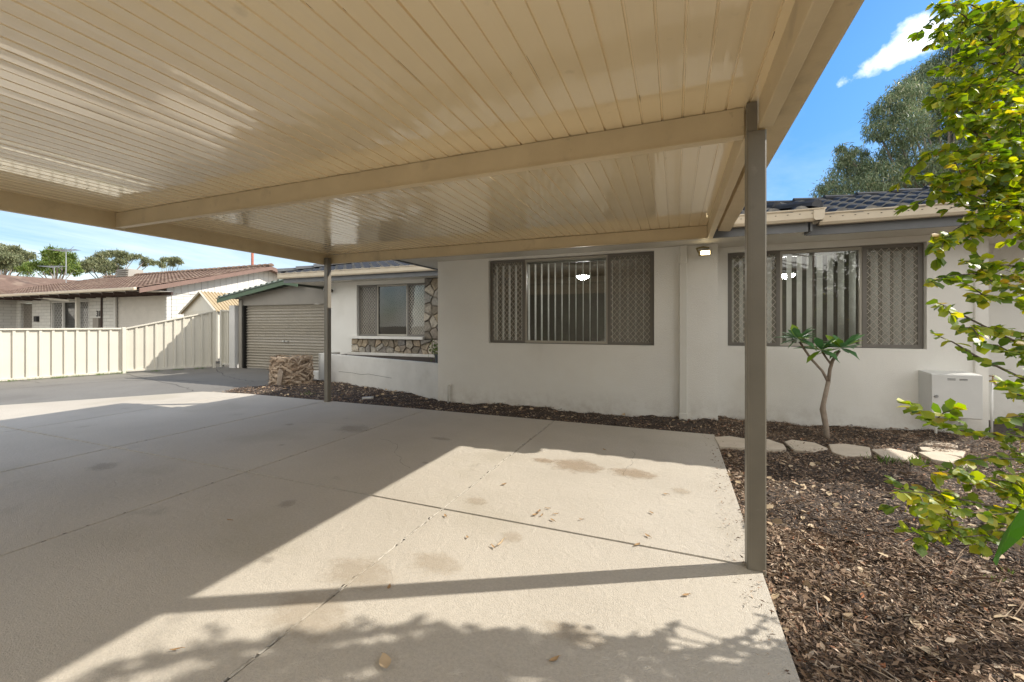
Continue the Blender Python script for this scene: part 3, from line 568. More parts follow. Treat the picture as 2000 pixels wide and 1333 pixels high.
# tiled roofs ---------------------------------------------------------------
def tiles(mb, o, ux, uy, cols, rows, tw, cl, pitch, keep, prof, thick=.026, jit=.0):
    """o eave start, ux unit vector along eave, uy horizontal unit vector up the slope"""
    o = Vector(o); ux = Vector(ux); uy = Vector(uy); cp_, sp = math.cos(pitch), math.sin(pitch)
    up = uy * cp_ + Vector((0, 0, sp)); nn = ux.cross(up); nn = nn if nn.z > 0 else -nn
    K = len(prof)
    for r in range(rows):
        for c in range(cols):
            cc = (c + .5) * tw; rr_ = (r + .5) * cl * cp_
            if not keep(cc, rr_): continue
            j = random.uniform(-jit, jit); vs = []
            for k in range(K):
                s = k / (K - 1) * tw; base = o + ux * (c * tw + s)
                h = prof[k]
                a = base + up * (r * cl - .015) + nn * (h + thick + j); b_ = base + up * ((r + 1) * cl + .01) + nn * (h + .002); f = base + up * (r * cl - .015) + nn * (h * .8 + .001 + j)
                vs += [f, a, b_]
            fs = []
            if mb is LIPMB: LIPS.extend(len(mb.f) + 2 * k for k in range(K - 1))
            for k in range(K - 1):
                i = 3 * k; fs += [(i, i + 3, i + 4, i + 1), (i + 1, i + 4, i + 5, i + 2)]
            mb.add(vs, fs)
def caps(mb, p0, p1, r=.12, L=.38, w=1.0):
    p0 = Vector(p0); p1 = Vector(p1); d = p1 - p0; n = max(1, int(d.length / L)); t = d.normalized(); s = t.cross(Vector((0, 0, 1))).normalized(); u = s.cross(t)
    for i in range(n):
        a = p0 + d * (i / n); b_ = p0 + d * ((i + 1.12) / n); vs = []
        for q, rad in ((a, r * 1.12), (b_, r * .86)):
            for k in range(7):
                an = PI * k / 6; vs.append(q + s * math.cos(an) * rad * w + u * (math.sin(an) * rad * .8 + (.02 if q is a else 0)))
        fs = [(k, k + 1, 8 + k, 7 + k) for k in range(6)] + [tuple(range(7))]
        mb.add(vs, fs)
P18 = math.radians(18); P155 = math.radians(15.5); TP = math.tan(P18)
HP = [0, .036, .046, .036, .006, 0, .0, .0]
zE = 2.755
rf = MB(); LIPMB = rf; LIPS = []
def undersheet(pts): 
    pts = [(p[0], p[1], p[2] - .035) for p in pts]; n = len(pts); rf.add(pts, [tuple(range(n))])
# right wing: ridge at y 8.35
RW = 2.05
tiles(rf, (EXR + .02, EYR - .12, zE), (1, 0, 0), (0, 1, 0), 13, 7, .285, .315, P18, lambda c, r: r < (EXE - EXR) - c + .6, HP)
undersheet([(EXR - .2, EYR - .1, zE), (EXE + .1, EYR - .1, zE), (EXE + .1, EYR + RW, zE + RW * TP), (EXR - 2.5, EYR + RW, zE + RW * TP), (EXR - 2.5, EYR + .5, zE + .3)])
undersheet([(EXR - 2.5, EYR + RW, zE + RW * TP), (EXE + .1, EYR + RW, zE + RW * TP), (EXE + .1, EYR + 6, zE - .1), (EXR - 2.5, EYR + 6, zE - .1)])
caps(rf, (EXR - .5, EYR + RW + .02, zE + RW * TP + .03), (EXE + .3, EYR + RW + .02, zE + RW * TP + .03), .10, .42)
# main wing: hip at both ends, shallow
T15 = math.tan(P155)
tiles(rf, (EXL - .05, EYM - .12, zE), (1, 0, 0), (0, 1, 0), 22, 6, .285, .315, P155, lambda c, r: r < c + .1 and r < (EXR - EXL + .2) - c, HP)
a = 1.75
undersheet([(EXL - .05, EYM - .1, zE), (EXR + .1, EYM - .1, zE), (EXR + .1 - a, EYM - .1 + a, zE + a * T15), (EXL + a, EYM - .1 + a, zE + a * T15)])
undersheet([(EXR + .1, EYM - .1, zE), (EXR + .1, EYM + 3, zE), (EXR + .1 - a, EYM + 3, zE + a * T15), (EXR + .1 - a, EYM - .1 + a, zE + a * T15)])
undersheet([(EXL - .05, EYM - .1, zE), (EXL + a, EYM - .1 + a, zE + a * T15), (EXL + a, EYM + 5, zE + a * T15), (EXL - .05, EYM + 5, zE)])
undersheet([(EXL + a, EYM - .1 + a, zE + a * T15), (EXR + .1 - a, EYM - .1 + a, zE + a * T15), (EXR + .1 - a, EYM + 5, zE + a * T15), (EXL + a, EYM + 5, zE + a * T15)])
caps(rf, (EXR + .08, EYM - .05, zE + .04), (EXR + .1 - a, EYM - .1 + a, zE + a * T15 + .04), .10, .42)
# left wing
tiles(rf, (-10.1, EYL - .12, zE), (1, 0, 0), (0, 1, 0), 24, 8, .285, .315, P155, lambda c, r: r < c + .1, HP)
a = 2.5
undersheet([(-10.1, EYL - .1, zE), (-3.5, EYL - .1, zE), (-3.5, EYL - .1 + a, zE + a * T15), (-10.1 + a, EYL - .1 + a, zE + a * T15)])
undersheet([(-10.1, EYL - .1, zE), (-10.1 + a, EYL - .1 + a, zE + a * T15), (-10.1 + a, 13, zE + a * T15), (-10.1, 13, zE)])
undersheet([(-10.1 + a, EYL - .1 + a, zE + a * T15), (-3.5, EYL - .1 + a, zE + a * T15), (-3.5, 13.5, zE - .1), (-10.1 + a, 13.5, zE - .1)])
roof = rf.build('roof', M['tile_dark'], hs); roof.data.materials.append(mat('worn_tile_edge', (.34, .33, .31), .8, (.12, .12, .12), 9))
for i in LIPS: roof.data.polygons[i].material_index = 1
cm = MB(); caps(cm, (-10.1, EYL - .1, zE + .05), (-10.1 + a, EYL - .1 + a, zE + a * T15 + .06), .11, .42)
ca = cm.build('ridge_cap', M['ridge_grey'], roof)
# downpipe
m = MB(); m.box(.05, .15, YM - .075, YM - .002, .10, ZS); m.box(.042, .158, YM - .083, YM - .001, .0, .11); m.box(.046, .154, YM - .079, YM - .0015, 2.28, 2.31)
m.build('downpipe', M['trimwhite'], hs, bevel=.006)
# conduits on right wall
m = MB(); m.tube([(3.47, YR - .015, .8), (3.47, YR - .015, 2.53)], .012, 6); m.build('conduit', M['trimwhite'], hs)
# sill and stone cladding of the left wing
MB().box(-8.14, -5.83, YW - .13, YW + .02, 1.02, 1.09).build('window_sill', M['stucco'], hs, bevel=.006)
def clip(poly, nx, ny, d):
    out = []
    for i in range(len(poly)):
        p = poly[i]; q = poly[(i + 1) % len(poly)]; a = nx * p[0] + ny * p[1] - d; b_ = nx * q[0] + ny * q[1] - d
        if a <= 0: out.append(p)
        if a * b_ < 0: t = a / (a - b_); out.append((p[0] + t * (q[0] - p[0]), p[1] + t * (q[1] - p[1])))
    return out
def stones(mb, x0, x1, z0, z1, step, y):
    pts = []; nz_ = max(1, round((z1 - z0) / step)); nx_ = max(1, round((x1 - x0) / step))
    for i in range(nx_):
        for j in range(nz_):
            pts.append((x0 + (i + .5 + random.uniform(-.46, .46)) * (x1 - x0) / nx_, z0 + (j + .5 + random.uniform(-.46, .46)) * (z1 - z0) / nz_))
    for i, p in enumerate(pts):
        poly = [(x0, z0), (x1, z0), (x1, z1), (x0, z1)]
        for j, q in enumerate(pts):
            if i == j or abs(q[0] - p[0]) + abs(q[1] - p[1]) > step * 4: continue
            nx, ny = q[0] - p[0], q[1] - p[1]; poly = clip(poly, nx, ny, (nx * (p[0] + q[0]) + ny * (p[1] + q[1])) / 2)
            if len(poly) < 3: break
        if len(poly) < 3: continue
        c = (sum(a[0] for a in poly) / len(poly), sum(a[1] for a in poly) / len(poly)); n = len(poly)
        sc = lambda f: [(c[0] + (a[0] - c[0]) * f, c[1] + (a[1] - c[1]) * f) for a in poly]
        h = random.uniform(.03, .065); r0, r1, r2 = sc(.93), sc(.86), sc(.55)
        vs = [(a[0], y, a[1]) for a in r0] + [(a[0], y - h + random.uniform(-.008, .012), a[1]) for a in r1] + [(a[0], y - h + random.uniform(-.012, .006), a[1]) for a in r2] + [(c[0], y - h - .004, c[1])]
        fs = []
        for k in range(n):
            k2 = (k + 1) % n; fs += [(k, n + k, n + k2, k2), (n + k, 2 * n + k, 2 * n + k2, n + k2), (2 * n + k, 3 * n, 2 * n + k2)]
        mb.add(vs, fs)
m = MB(); stones(m, -8.12, -5.6, .50, 1.015, .20, YW - .022); stones(m, -5.83, -4.9, 1.03, ZS - .01, .22, YW - .022); stones(m, -5.6, -4.5, .5, 1.03, .27, YW - .022)
cl = m.build('stone_cladding', M['stone'], hs)
m = MB(); m.box(-8.13, -4.1, YW - .021, YW - .001, .49, 1.017); m.box(-5.84, -4.1, YW - .021, YW - .001, 1.017, ZS - .004); m.build('mortar_backing', M['mortar'], cl)

def window(wx, ywall, ua, ub, depth, slat_ang, blind_label, gap, lab_l=None, closed=False, curtain=False):
    x0, x1, z0, z1 = wx; yf = ywall + depth
    xa = WY(ua, 600, yf).x; xb = WY(ub, 600, yf).x
    m = MB(); t = .045
    # outer frame
    m.box(x0, x1, yf, yf + .05, z0, z0 + t); m.box(x0, x1, yf, yf + .05, z1 - t, z1); m.box(x0, x0 + t, yf, yf + .05, z0 + t, z1 - t); m.box(x1 - t, x1, yf, yf + .05, z0 + t, z1 - t)
    win = m.build('window', M['frame'], hs, bevel=.002)
    # screens: frame + diamond grille + gauze
    for sx0, sx1 in ((x0 + .012, xa), (xb, x1 - .012)):
        yb = yf - .022
        m = MB(); f = .05
        m.box(sx0, sx1, yb, yb + .018, z0 + .006, z0 + f); m.box(sx0, sx1, yb, yb + .018, z1 - f, z1 - .003); m.box(sx0, sx0 + f, yb, yb + .018, z0 + f, z1 - f); m.box(sx1 - f, sx1, yb, yb + .018, z0 + f, z1 - f)
        sc = m.build('security_screen', M['frame'], win, bevel=.002)
        gx0, gx1, gz0, gz1 = sx0 + f, sx1 - f, z0 + f, z1 - f; pitch_x, pitch_z = .082, .098; w = .0024
        gm = MB()
        W_, H_ = gx1 - gx0, gz1 - gz0; kx = pitch_z / pitch_x
        for sgn in (1, -1):
            c = -H_
            while c < W_ * kx + H_:
                # line z = kx*x*sgn + c'
                pts = []
                cc = c if sgn == 1 else c + 0
                za = lambda xx: (kx * xx - cc) if sgn == 1 else (H_ - (kx * xx - cc))
                xs_ = []
                for zt in (0, H_):
                    xx = ((zt if sgn == 1 else H_ - zt) + cc) / kx; xs_.append(xx)
                lo, hi = max(0, min(xs_)), min(W_, max(xs_))
                if hi - lo > .01:
                    a = Vector((gx0 + lo, yb + .006 + (.002 if sgn > 0 else 0), gz0 + za(lo))); b_ = Vector((gx0 + hi, a.y, gz0 + za(hi))); dd = (b_ - a).normalized(); s = Vector((-dd.z, 0, dd.x)) * w
                    gm.add([a - s, a + s, b_ + s, b_ - s, a - s + Vector((0, .004, 0)), a + s + Vector((0, .004, 0)), b_ + s + Vector((0, .004, 0)), b_ - s + Vector((0, .004, 0))], [(0, 3, 2, 1), (4, 5, 6, 7), (0, 1, 5, 4), (2, 3, 7, 6)])
                c += pitch_z
        gm2 = gm
        gr = gm2.build('screen_grille', M['grille'], win)
        MB().add([(gx0, yb + .014, gz0), (gx1, yb + .014, gz0), (gx1, yb + .014, gz1), (gx0, yb + .014, gz1)], [(0, 1, 2, 3)]).build('fly_mesh', M['gauze'], win)
    m = MB(); t2 = .028; yy = yf + .008
    m.box(xa, xb, yy - .02, yy + .02, z0 + .012, z0 + .012 + t2 + .012); m.box(xa, xb, yy - .02, yy + .02, z1 - .05, z1 - .012); m.box(xa, xa + t2, yy - .02, yy + .02, z0 + .05, z1 - .05); m.box(xb - t2, xb, yy - .02, yy + .02, z0 + .05, z1 - .05)
    m.build('sash', M['frame_light'], win, bevel=.002)
    MB().box(x0 + .02, x1 - .02, yf + .026, yf + .031, z0 + .03, z1 - .03).build('pane', M['glass'], win)
    # vertical blind
    bl = thing('vertical_blind', blind_label, 'blind', ((x0 + x1) / 2, yf + .15, z1 - .05))
    MB().box(x0 + .03, x1 - .03, yf + .06, yf + .10, z1 - .085, z1 - .045).build('head_rail', M['frame_light'], bl)
    x = x0 + .08; aa = slat_ang; hw = .0635
    while x < x1 - .05:
        dx, dy = math.sin(aa) * hw, math.cos(aa) * hw
        if closed: dx, dy = hw, .012
        m = MB(); n = 5; vs = []
        for k in range(n):
            f = k / (n - 1) * 2 - 1; bow = .006 * (1 - f * f)
            px, py = x + dx * f + bow * math.cos(aa), yf + .045 + hw + dy * f - bow * math.sin(aa)
            if closed: py = yf + .07 + (.006 if k % 2 else 0) + dy * f
            vs += [(px, py, z0 + .04), (px, py, z1 - .07)]
        m.add(vs, [(2 * k, 2 * k + 2, 2 * k + 3, 2 * k + 1) for k in range(n - 1)])
        m.build('slat', M['blind'], bl, smooth=True); x += gap + (random.uniform(-.006, .006))
    return win
window(w1, YM, 1026, 1187, .085, math.radians(-5), 'open vertical blind inside the middle window under the carport', .118)
window(w2, YR, 1523, 1683, .085, math.radians(-18), 'part open vertical blind inside the right window behind the small frangipani', .125)
window(w3, YW, 737, 796, .10, 0, 'closed pale vertical blind inside the left window above the stone cladding', .112, closed=True)
# light reveal sill paint
m = MB(); m.box(-3.048, -.307, YM + .002, YM + .085, 1.0755, 1.079); m.build('window_sill', M['trimwhite'], hs)

# pendant lamps inside
def pendant(p, lab):
  pl = thing('pendant_lamp', lab, 'lamp', (p.x, p.y, p.z), 'lit pendant lamps inside the house')
  MB().lathe([(.001, -.055), (.05, -.05), (.09, -.03), (.115, 0), (.12, .01)], p, 24).build('lamp_bowl', M['pendant_on'], pl, smooth=True)
  MB().lathe([(.12, .012), (.06, .04), (.03, .07), (.001, .08)], p, 24).build('lamp_cap', M['metal_white'], pl, smooth=True)
  MB().tube([p + Vector((0, 0, .08)), (p.x, p.y, 2.56)], .008, 6).build('rod', M['steel'], pl)
pendant(WY(1138, 541, 8.0), 'lit white pendant lamp hanging in the room behind the middle window')
pendant(WY(1537, 538, 8.3), 'lit white pendant lamp hanging in the room behind the right window')
# wall flood light, lit
p = WY(1376, 499, YM)
fl = thing('wall_light', 'small lit floodlight on the white wall beside the downpipe', 'light', (p.x, YM, p.z))
MB().box(p.x - .085, p.x + .075, YM - .13, YM - .07, p.z - .02, p.z + .055).build('lamp_housing', M['brass_dark'], fl, bevel=.008)
MB().box(p.x - .055, p.x + .06, YM - .136, YM - .129, p.z - .012, p.z + .042).build('lamp_lens', M['lamp_on'], fl)
MB().add([], []).tube([(p.x - .08, YM - .1, p.z + .03), (p.x - .11, YM - .07, p.z + .09), (p.x - .02, YM - .03, p.z + .115), (p.x + .06, YM - .012, p.z + .1)], .014, 8).build('lamp_arm', M['brass_dark'], fl, smooth=True)
# sensor light on left wing
p = Vector((-8.98, YW - .02, 2.27)); q = WY(642, 568, YW - .12)
sl = thing('sensor_light', 'black twin head sensor spotlight on the corner of the left wing', 'light', q)
m = MB(); m.tube([q + Vector((-.01, .12, 0)), q + Vector((-.01, .04, 0))], .045, 10); m.build('light_base', M['black'], sl)
for s in (-1, 1): MB().tube([q + Vector((.0, .02, .02)), q + Vector((.09 * s, -.08, .03))], [.03, .05], 12).build('spot_head', M['black'], sl); MB().tube([q + Vector((.0905 * s, -.0805, .03)), q + Vector((.094 * s, -.085, .03))], [.043, .043], 12).build('spot_lens', M['white'], sl)
MB().tube([q + Vector((0, -.01, -.03)), q + Vector((.02, -.05, -.1))], [.03, .035], 10).build('sensor', M['black'], sl)

# planter wall in front of left wing
pa = Vector((-4.075, 6.713, 0)); pb = Vector((-8.501, 8.09, 0)); dn = (pb - pa).normalized(); nb = Vector((-dn.y, dn.x, 0)); nb = nb if nb.y > 0 else -nb
pt = thing('planter_wall', 'low white rendered planter wall angled under the stone clad window', 'planter', (-6.3, 7.4, 0))
m = MB(); m.obox(pa + Vector((0, 0, -.12)), pb - pa, nb * .11, (0, 0, .785)); m.obox(pb + Vector((0, 0, -.12)), dn * -.11, Vector((0, YW - .55 - pb.y + .4, 0)), (0, 0, .784))
m.build('planter_face', M['planter'], pt, bevel=.008)
e = pb + dn * .5; MB().obox(pb + Vector((0, 0, -.12)) + nb * .02, dn * .42, nb * .3, (0, 0, .30)).build('plinth', M['planter'], pt, bevel=.01)
MB().prism([(-4.08, 6.85), (-4.08, 8.87), (-8.35, 8.87), (-8.35, 8.25)], .3, .60).build('planter_soil', M['mulchbase'], pt)
MB().box(-8.14, -4.1, YW - .2, YW - .02, .45, .66).build('kerb', M['planter'], pt, bevel=.01)
# crack in planter face: thin dark groove fill
m = MB(); prev = None
for u_, v_ in [(662, 726), (690, 729), (705, 732), (720, 731), (742, 735), (765, 739)]:
    r = pray(u_, v_); # intersect with the face plane
    nrm = nb; t = (pa.dot(nrm)) / (Vector((r.x, r.y, 0)).dot(nrm)); q = Vector((r.x * t, r.y * t, CAMH + r.z * t)) - nb * .0025
    if prev is not None: m.tube([prev, q], .0028, 4)
    prev = q
m.build('crack', M['joint'], pt)
# potted plant in planter
pp = WY(853, 705, 7.0); pp = Vector((-4.28, 7.05, .6))
po = thing('potted_plant', 'small potted shrub in the planter against the main wall', 'plant', pp)
MB().lathe([(.001, 0), (.085, 0), (.11, .2), (.118, .2), (.118, .22), (.1, .22), (.001, .2)], pp, 20).build('pot', M['pot'], po, smooth=False)
n = 260; P = rng.normal(0, 1, (n, 3)) * np.array([.09, .09, .08]) + np.array(pp) + np.array([-.03, 0, .31]); v_, f_ = leaf_cloud(P, rng.normal(0, 1, (n, 3)), rng.uniform(.03, .06, n), 1.0)
np_mesh('foliage', v_, f_, M['leaf_lime'], po)
# small vent pipe by the wall
q = G(882, 780); m = MB(); m.tube([(-3.83, YM - .04, -.05), (-3.83, YM - .04, .26), (-3.825, YM - .04, .295), (-3.80, YM - .04, .315), (-3.79, YM - .04, .29)], .018, 8)
o = rebase(m.build('vent_pipe', M['trimwhite'], smooth=True)); tag(o, 'short white hooked pipe standing in the mulch at the left end of the wall', 'pipe')
q = G(717, 781); m = MB().obox((q.x - .1, q.y - .03, -.01), (.2, .05, .01), (-.02, .07, 0), (0, 0, .05)); o = rebase(m.build('white_offcut', M['white'], bevel=.008)); tag(o, 'small white block lying in the mulch right of the far post', 'block')

# meter box
bx0, bx1, by0, by1, bz0, bz1 = 2.925, 3.40, 6.66, YR, .27, .79
mbx = thing('meter_box', 'white metal meter box with a round lock on the right wall', 'meter box', ((bx0 + bx1) / 2, by1, bz0))
m = MB(); m.extr([(by0 + .01, bz0 - .01), (by1, bz0 + .03), (by1, bz1 + .02), (by0 + .01, bz1 + .004)], 'x', bx0, bx1); m.build('cabinet', M['metal_white'], mbx, bevel=.006)
dr = MB().box(bx0 + .004, bx1 - .004, by0 - .006, by0 + .009, bz0, bz1 - .004).build('cabinet_door', M['metal_white'], mbx, bevel=.004)
MB().tube([(bx0 + .045, by0 - .02, .52), (bx0 + .045, by0 - .005, .52)], .018, 14).build('lock', M['steel'], dr)
m = MB(); m.box(bx0 + .15, bx0 + .225, by0 - .008, by0 - .0055, .735, .741); m.box(bx0 + .26, bx0 + .335, by0 - .008, by0 - .0055, .735, .741); m.box(bx0 + .15, bx0 + .225, by0 - .008, by0 - .0055, .722, .726); m.box(bx0 + .26, bx0 + .335, by0 - .008, by0 - .0055, .722, .726); m.build('vent_slots', M['joint'], dr)
m = MB(); m.tube([(bx0 + .09, by0 + .1, -.08), (bx0 + .09, by0 + .1, .27)], .014, 8); m.build('conduit', M['trimwhite'], mbx, smooth=True); m = MB(); m.tube([(bx0 + .38, by1 - .06, .29), (bx0 + .38, by1 - .06, .12), (bx0 + .34, by1 - .02, .09), (bx0 + .34, by1, .09)], .016, 8); m.build('conduit', M['trimwhite'], mbx, smooth=True)
# four screw plugs beside it
for i, (u_, v_) in enumerate([(1725, 726), (1733, 726), (1725, 738), (1734, 738)]): pass
# garden tap
p = WY(1937, 745, YR - .1)
tp = thing('garden_tap', 'brass garden tap on a pipe right of the meter box', 'tap', (p.x, p.y, 0))
MB().tube([(p.x, p.y, -.05), (p.x, p.y, p.z - .02)], .012, 8).build('pipe', M['metal_white'], tp, smooth=True)
brass = mat('brass', (.30, .20, .10), .4, metal=.7)
MB().tube([(p.x, p.y + .02, p.z), (p.x, p.y - .05, p.z), (p.x, p.y - .09, p.z - .05)], [.016, .014, .012], 8).build('spout', brass, tp, smooth=True)
m = MB(); m.tube([(p.x, p.y - .02, p.z), (p.x, p.y - .02, p.z + .06)], .009, 8); m.tube([(p.x - .035, p.y - .02, p.z + .065), (p.x + .035, p.y - .02, p.z + .065)], .007, 6); m.build('tap_handle', brass, tp, smooth=True)
MB().tube([(p.x, p.y - .088, p.z - .045), (p.x, p.y - .105, p.z - .08)], .014, 8).build('hose_fitting', mat('blue_plastic', (.03, .07, .25), .4), tp)

# stepping stones
ss = [((1395, 852), (1424, 850), (1462, 856), (1455, 872), (1405, 870)), ((1470, 855), (1500, 856), (1530, 866), (1536, 874), (1482, 876)), ((1532, 861), (1545, 857), (1592, 863), (1618, 874), (1590, 881), (1550, 876)),
      ((1618, 866), (1650, 865), (1699, 872), (1702, 887), (1650, 889), (1625, 881)), ((1701, 876), (1740, 874), (1782, 883), (1798, 895), (1770, 897), (1722, 889)), ((1793, 881), (1822, 880), (1870, 890), (1896, 902), (1880, 906), (1820, 895)),
      ((1794, 871), (1830, 872), (1886, 880), (1880, 890), (1840, 884), (1800, 877)), ((1785, 858), (1810, 857), (1872, 867), (1870, 873), (1830, 869), (1790, 864))]
labs = ['leftmost pale stepping stone touching the slab edge', 'pale stepping stone directly right of the near post', 'shaded hexagonal stepping stone third from the slab', 'stepping stone half in sun just past the frangipani trunk', 'sunlit stepping stone fifth from the slab', 'sunlit stepping stone at the near right end of the path', 'narrow sunlit stepping stone behind the near right one', 'shaded stepping stone closest to the meter box']
for s, lb in zip(ss, labs):
    P2 = [G(u_, v_, .02) for u_, v_ in s]; ar = sum(P2[i].x * P2[(i + 1) % len(P2)].y - P2[(i + 1) % len(P2)].x * P2[i].y for i in range(len(P2)))
    if ar < 0: P2 = P2[::-1]
    o = rebase(MB().prism([(q.x, q.y) for q in P2], -.04, .010).build('stepping_stone', M['stepstone'], bevel=.008)); tag(o, lb, 'stepping stone', 'stepping stones across the mulch bed')

# ------------------------------------------------------------------ garage
ga = thing('garage', 'metal garage with brown roller door and green barge boards', 'garage', (-11.3, 10, 0)); YG = 9.4
dx0, dx1, dz = -13.05, -9.66, 2.01
def ztop(x): return 2.60 - abs(x + 10.9) * (2.60 - 2.21) / 2.75
m = MB(); m.add([(-13.32, YG, dz), (-9.3, YG, dz), (-9.3, YG, ztop(-9.3)), (-10.9, YG, 2.6), (-13.32, YG, ztop(-13.32)), (-13.32, YG + .05, dz), (-9.3, YG + .05, dz), (-9.3, YG + .05, ztop(-9.3)), (-10.9, YG + .05, 2.6), (-13.32, YG + .05, ztop(-13.32))], [(0, 1, 2, 3, 4), (9, 8, 7, 6, 5), (0, 5, 6, 1), (1, 6, 7, 2), (4, 9, 5, 0)])
m.box(dx1, -9.3, YG, YG + .05, -.05, dz - .002); m.box(-13.32, -13.27, YG + .05, 14.5, -.05, 2.2); m.box(-9.35, -9.3, YG + .05, 14.5, -.05, 2.2)
m.build('garage_wall', M['garage_wall'], ga)
MB().box(-13.25, dx0 - .06, YG - .05, YG - .002, -.05, 2.2).build('door_jamb', M['garage_wall'], ga, bevel=.005)
MB().box(dx0 - .06, dx0, YG - .02, YG + .1, -.05, dz).build('door_track', M['joint'], ga)
m = MB(); n = int((dz + .02) / .018); vs = []
for i in range(n + 1):
    z = -.01 + i * (dz + .005) / n; yy = YG + .09 + .016 * math.sin(z * 2 * PI / .088) * 1.5
    vs += [(dx0, yy, z), (dx1 + .02, yy, z)]
m.add(vs, [(2 * i, 2 * i + 1, 2 * i + 3, 2 * i + 2) for i in range(n)])
rd = m.build('roller_door', M['door'], ga)
q = WY(557, 667, YG + .05); m = MB(); m.box(q.x - .11, q.x - .03, YG + .03, YG + .07, q.z - .02, q.z + .02); m.build('door_lock', M['steel'], rd); m = MB(); m.box(q.x + .02, q.x + .12, YG + .03, YG + .07, q.z - .012, q.z + .012); m.build('door_handle', M['steel'], rd)
# roof + green barge
bz = lambda x: 2.72 - abs(x + 10.9) * (2.72 - 2.235) / 3.0
m = MB()
for xa_, xb_ in ((-13.92, -10.9), (-10.9, -10.4)):
    m.add([(xa_, YG - .3, bz(xa_)), (xb_, YG - .3, bz(xb_)), (xb_, YG - .3, bz(xb_) - .13), (xa_, YG - .3, bz(xa_) - .13), (xa_, YG - .27, bz(xa_)), (xb_, YG - .27, bz(xb_)), (xb_, YG - .27, bz(xb_) - .13), (xa_, YG - .27, bz(xa_) - .13)], [(0, 3, 2, 1), (4, 5, 6, 7), (0, 1, 5, 4), (3, 7, 6, 2), (0, 4, 7, 3), (1, 2, 6, 5)])
m.build('barge_board', M['green'], ga)
m = MB(); pr = []; x = -13.95
while x < -10.95:
    pr += [(x, bz(x) + .03), (x + .10, bz(x + .1) + .03), (x + .12, bz(x + .12) + .075), (x + .20, bz(x + .2) + .075), (x + .22, bz(x + .22) + .03)]; x += .24
pr += [(-10.9, 2.76), (-10.4, bz(-10.4) + .03)]
n = len(pr); m.add([(a, YG - .32, b_) for a, b_ in pr] + [(a, 14.5, b_) for a, b_ in pr] + [(a, YG - .32, bz(a) + .0) for a, b_ in pr], [(i, i + 1, n + i + 1, n + i) for i in range(n - 1)] + [(2 * n + i, 2 * n + i + 1, i + 1, i) for i in range(n - 1)])
m.build('roof', mat('green_roof', (.09, .12, .095), .55, (.06, .08, .065), 3), ga)
o = rebase(MB().box(-13.60, -13.34, YG - .12, YG + .3, -.05, 2.02).build('pillar', M['white'], bevel=.006)); tag(o, 'white rendered pillar between the gate and the garage', 'pillar')

# ------------------------------------------------------------------ fence
fe = thing('fence', 'cream corrugated steel boundary fence rising towards the back', 'fence', (-15, 6, 0))
def fence_run(p0, p1, h0, h1, zb, parent, pitch=.222, deep=.035, post_ends=(True, True), nm='fence_panel'):
    p0 = Vector((*p0, 0)); p1 = Vector((*p1, 0)); d = p1 - p0; L = d.length; t = d / L; nrm = Vector((t.y, -t.x, 0))
    if nrm.x < 0: nrm = -nrm
    H = lambda s: h0 + (h1 - h0) * s / L
    pf = []; s = .03
    while s < L - .03:
        pf += [(s, 0), (s + .05 * pitch / .222, 0), (s + .058 * pitch / .222, -deep), (s + .215 * pitch / .222, -deep)]; s += pitch
    pf = [a for a in pf if a[0] < L - .03] + [(L - .03, -deep)]
    m = MB(); vs = []
    for s, o_ in pf:
        q = p0 + t * s + nrm * o_; vs += [(q.x, q.y, zb + .05), (q.x, q.y, H(s) - .03)]
    m.add(vs, [(2 * i, 2 * i + 2, 2 * i + 3, 2 * i + 1) for i in range(len(pf) - 1)]); m.build(nm, M['fence'], parent)
    for (za, zbm, nme) in ((zb + .0, zb + .075, 'bottom_rail'), (None, None, 'top_rail')):
        a = p0 + t * .03 - nrm * .045; b_ = p1 - t * .03 - nrm * .045; w = nrm * .07
        if nme == 'bottom_rail': za0 = za1 = za; hh = .055
        else: za0, za1, hh = h0 - .045, h1 - .045, .045
        m = MB().add([a + Vector((0, 0, za0)), b_ + Vector((0, 0, za1)), b_ + w + Vector((0, 0, za1)), a + w + Vector((0, 0, za0)), a + Vector((0, 0, za0 + hh)), b_ + Vector((0, 0, za1 + hh)), b_ + w + Vector((0, 0, za1 + hh)), a + w + Vector((0, 0, za0 + hh))], [(0, 3, 2, 1), (4, 5, 6, 7), (0, 1, 5, 4), (1, 2, 6, 5), (2, 3, 7, 6), (3, 0, 4, 7)])
        m.build(nme, M['fence'], parent, bevel=.004)
    for e, (pp_, hh) in enumerate(((p0, h0), (p1, h1))):
        if post_ends[e]:
            MB().obox(pp_ - t * .04 - nrm * .05 + Vector((0, 0, -.1)), t * .08, nrm * .1, (0, 0, hh + .115)).build('fence_post', M['fence'], parent, bevel=.005)
fence_run((-14.94, 7.13), (-15.52, 4.75), 1.30, 1.30, .0, fe, post_ends=(True, True)); fence_run((-15.52, 4.75), (-16.1, 2.37), 1.30, 1.30, 0, fe, post_ends=(False, True)); fence_run((-16.1, 2.37), (-16.68, 0), 1.3, 1.3, 0, fe, post_ends=(False, True))
fence_run((-14.94, 7.13), (-14.06, 9.1), 1.30, 1.84, .02, fe, post_ends=(False, True))
gt = thing('side_gate', 'narrow cream steel panel between the fence end and the white pillar', 'gate', (-13.8, 9.3, 0))
fence_run((-14.06, 9.36), (-13.62, 9.36), 1.87, 1.87, .06, gt, pitch=.12, deep=.02, post_ends=(True, False), nm='gate_panel')

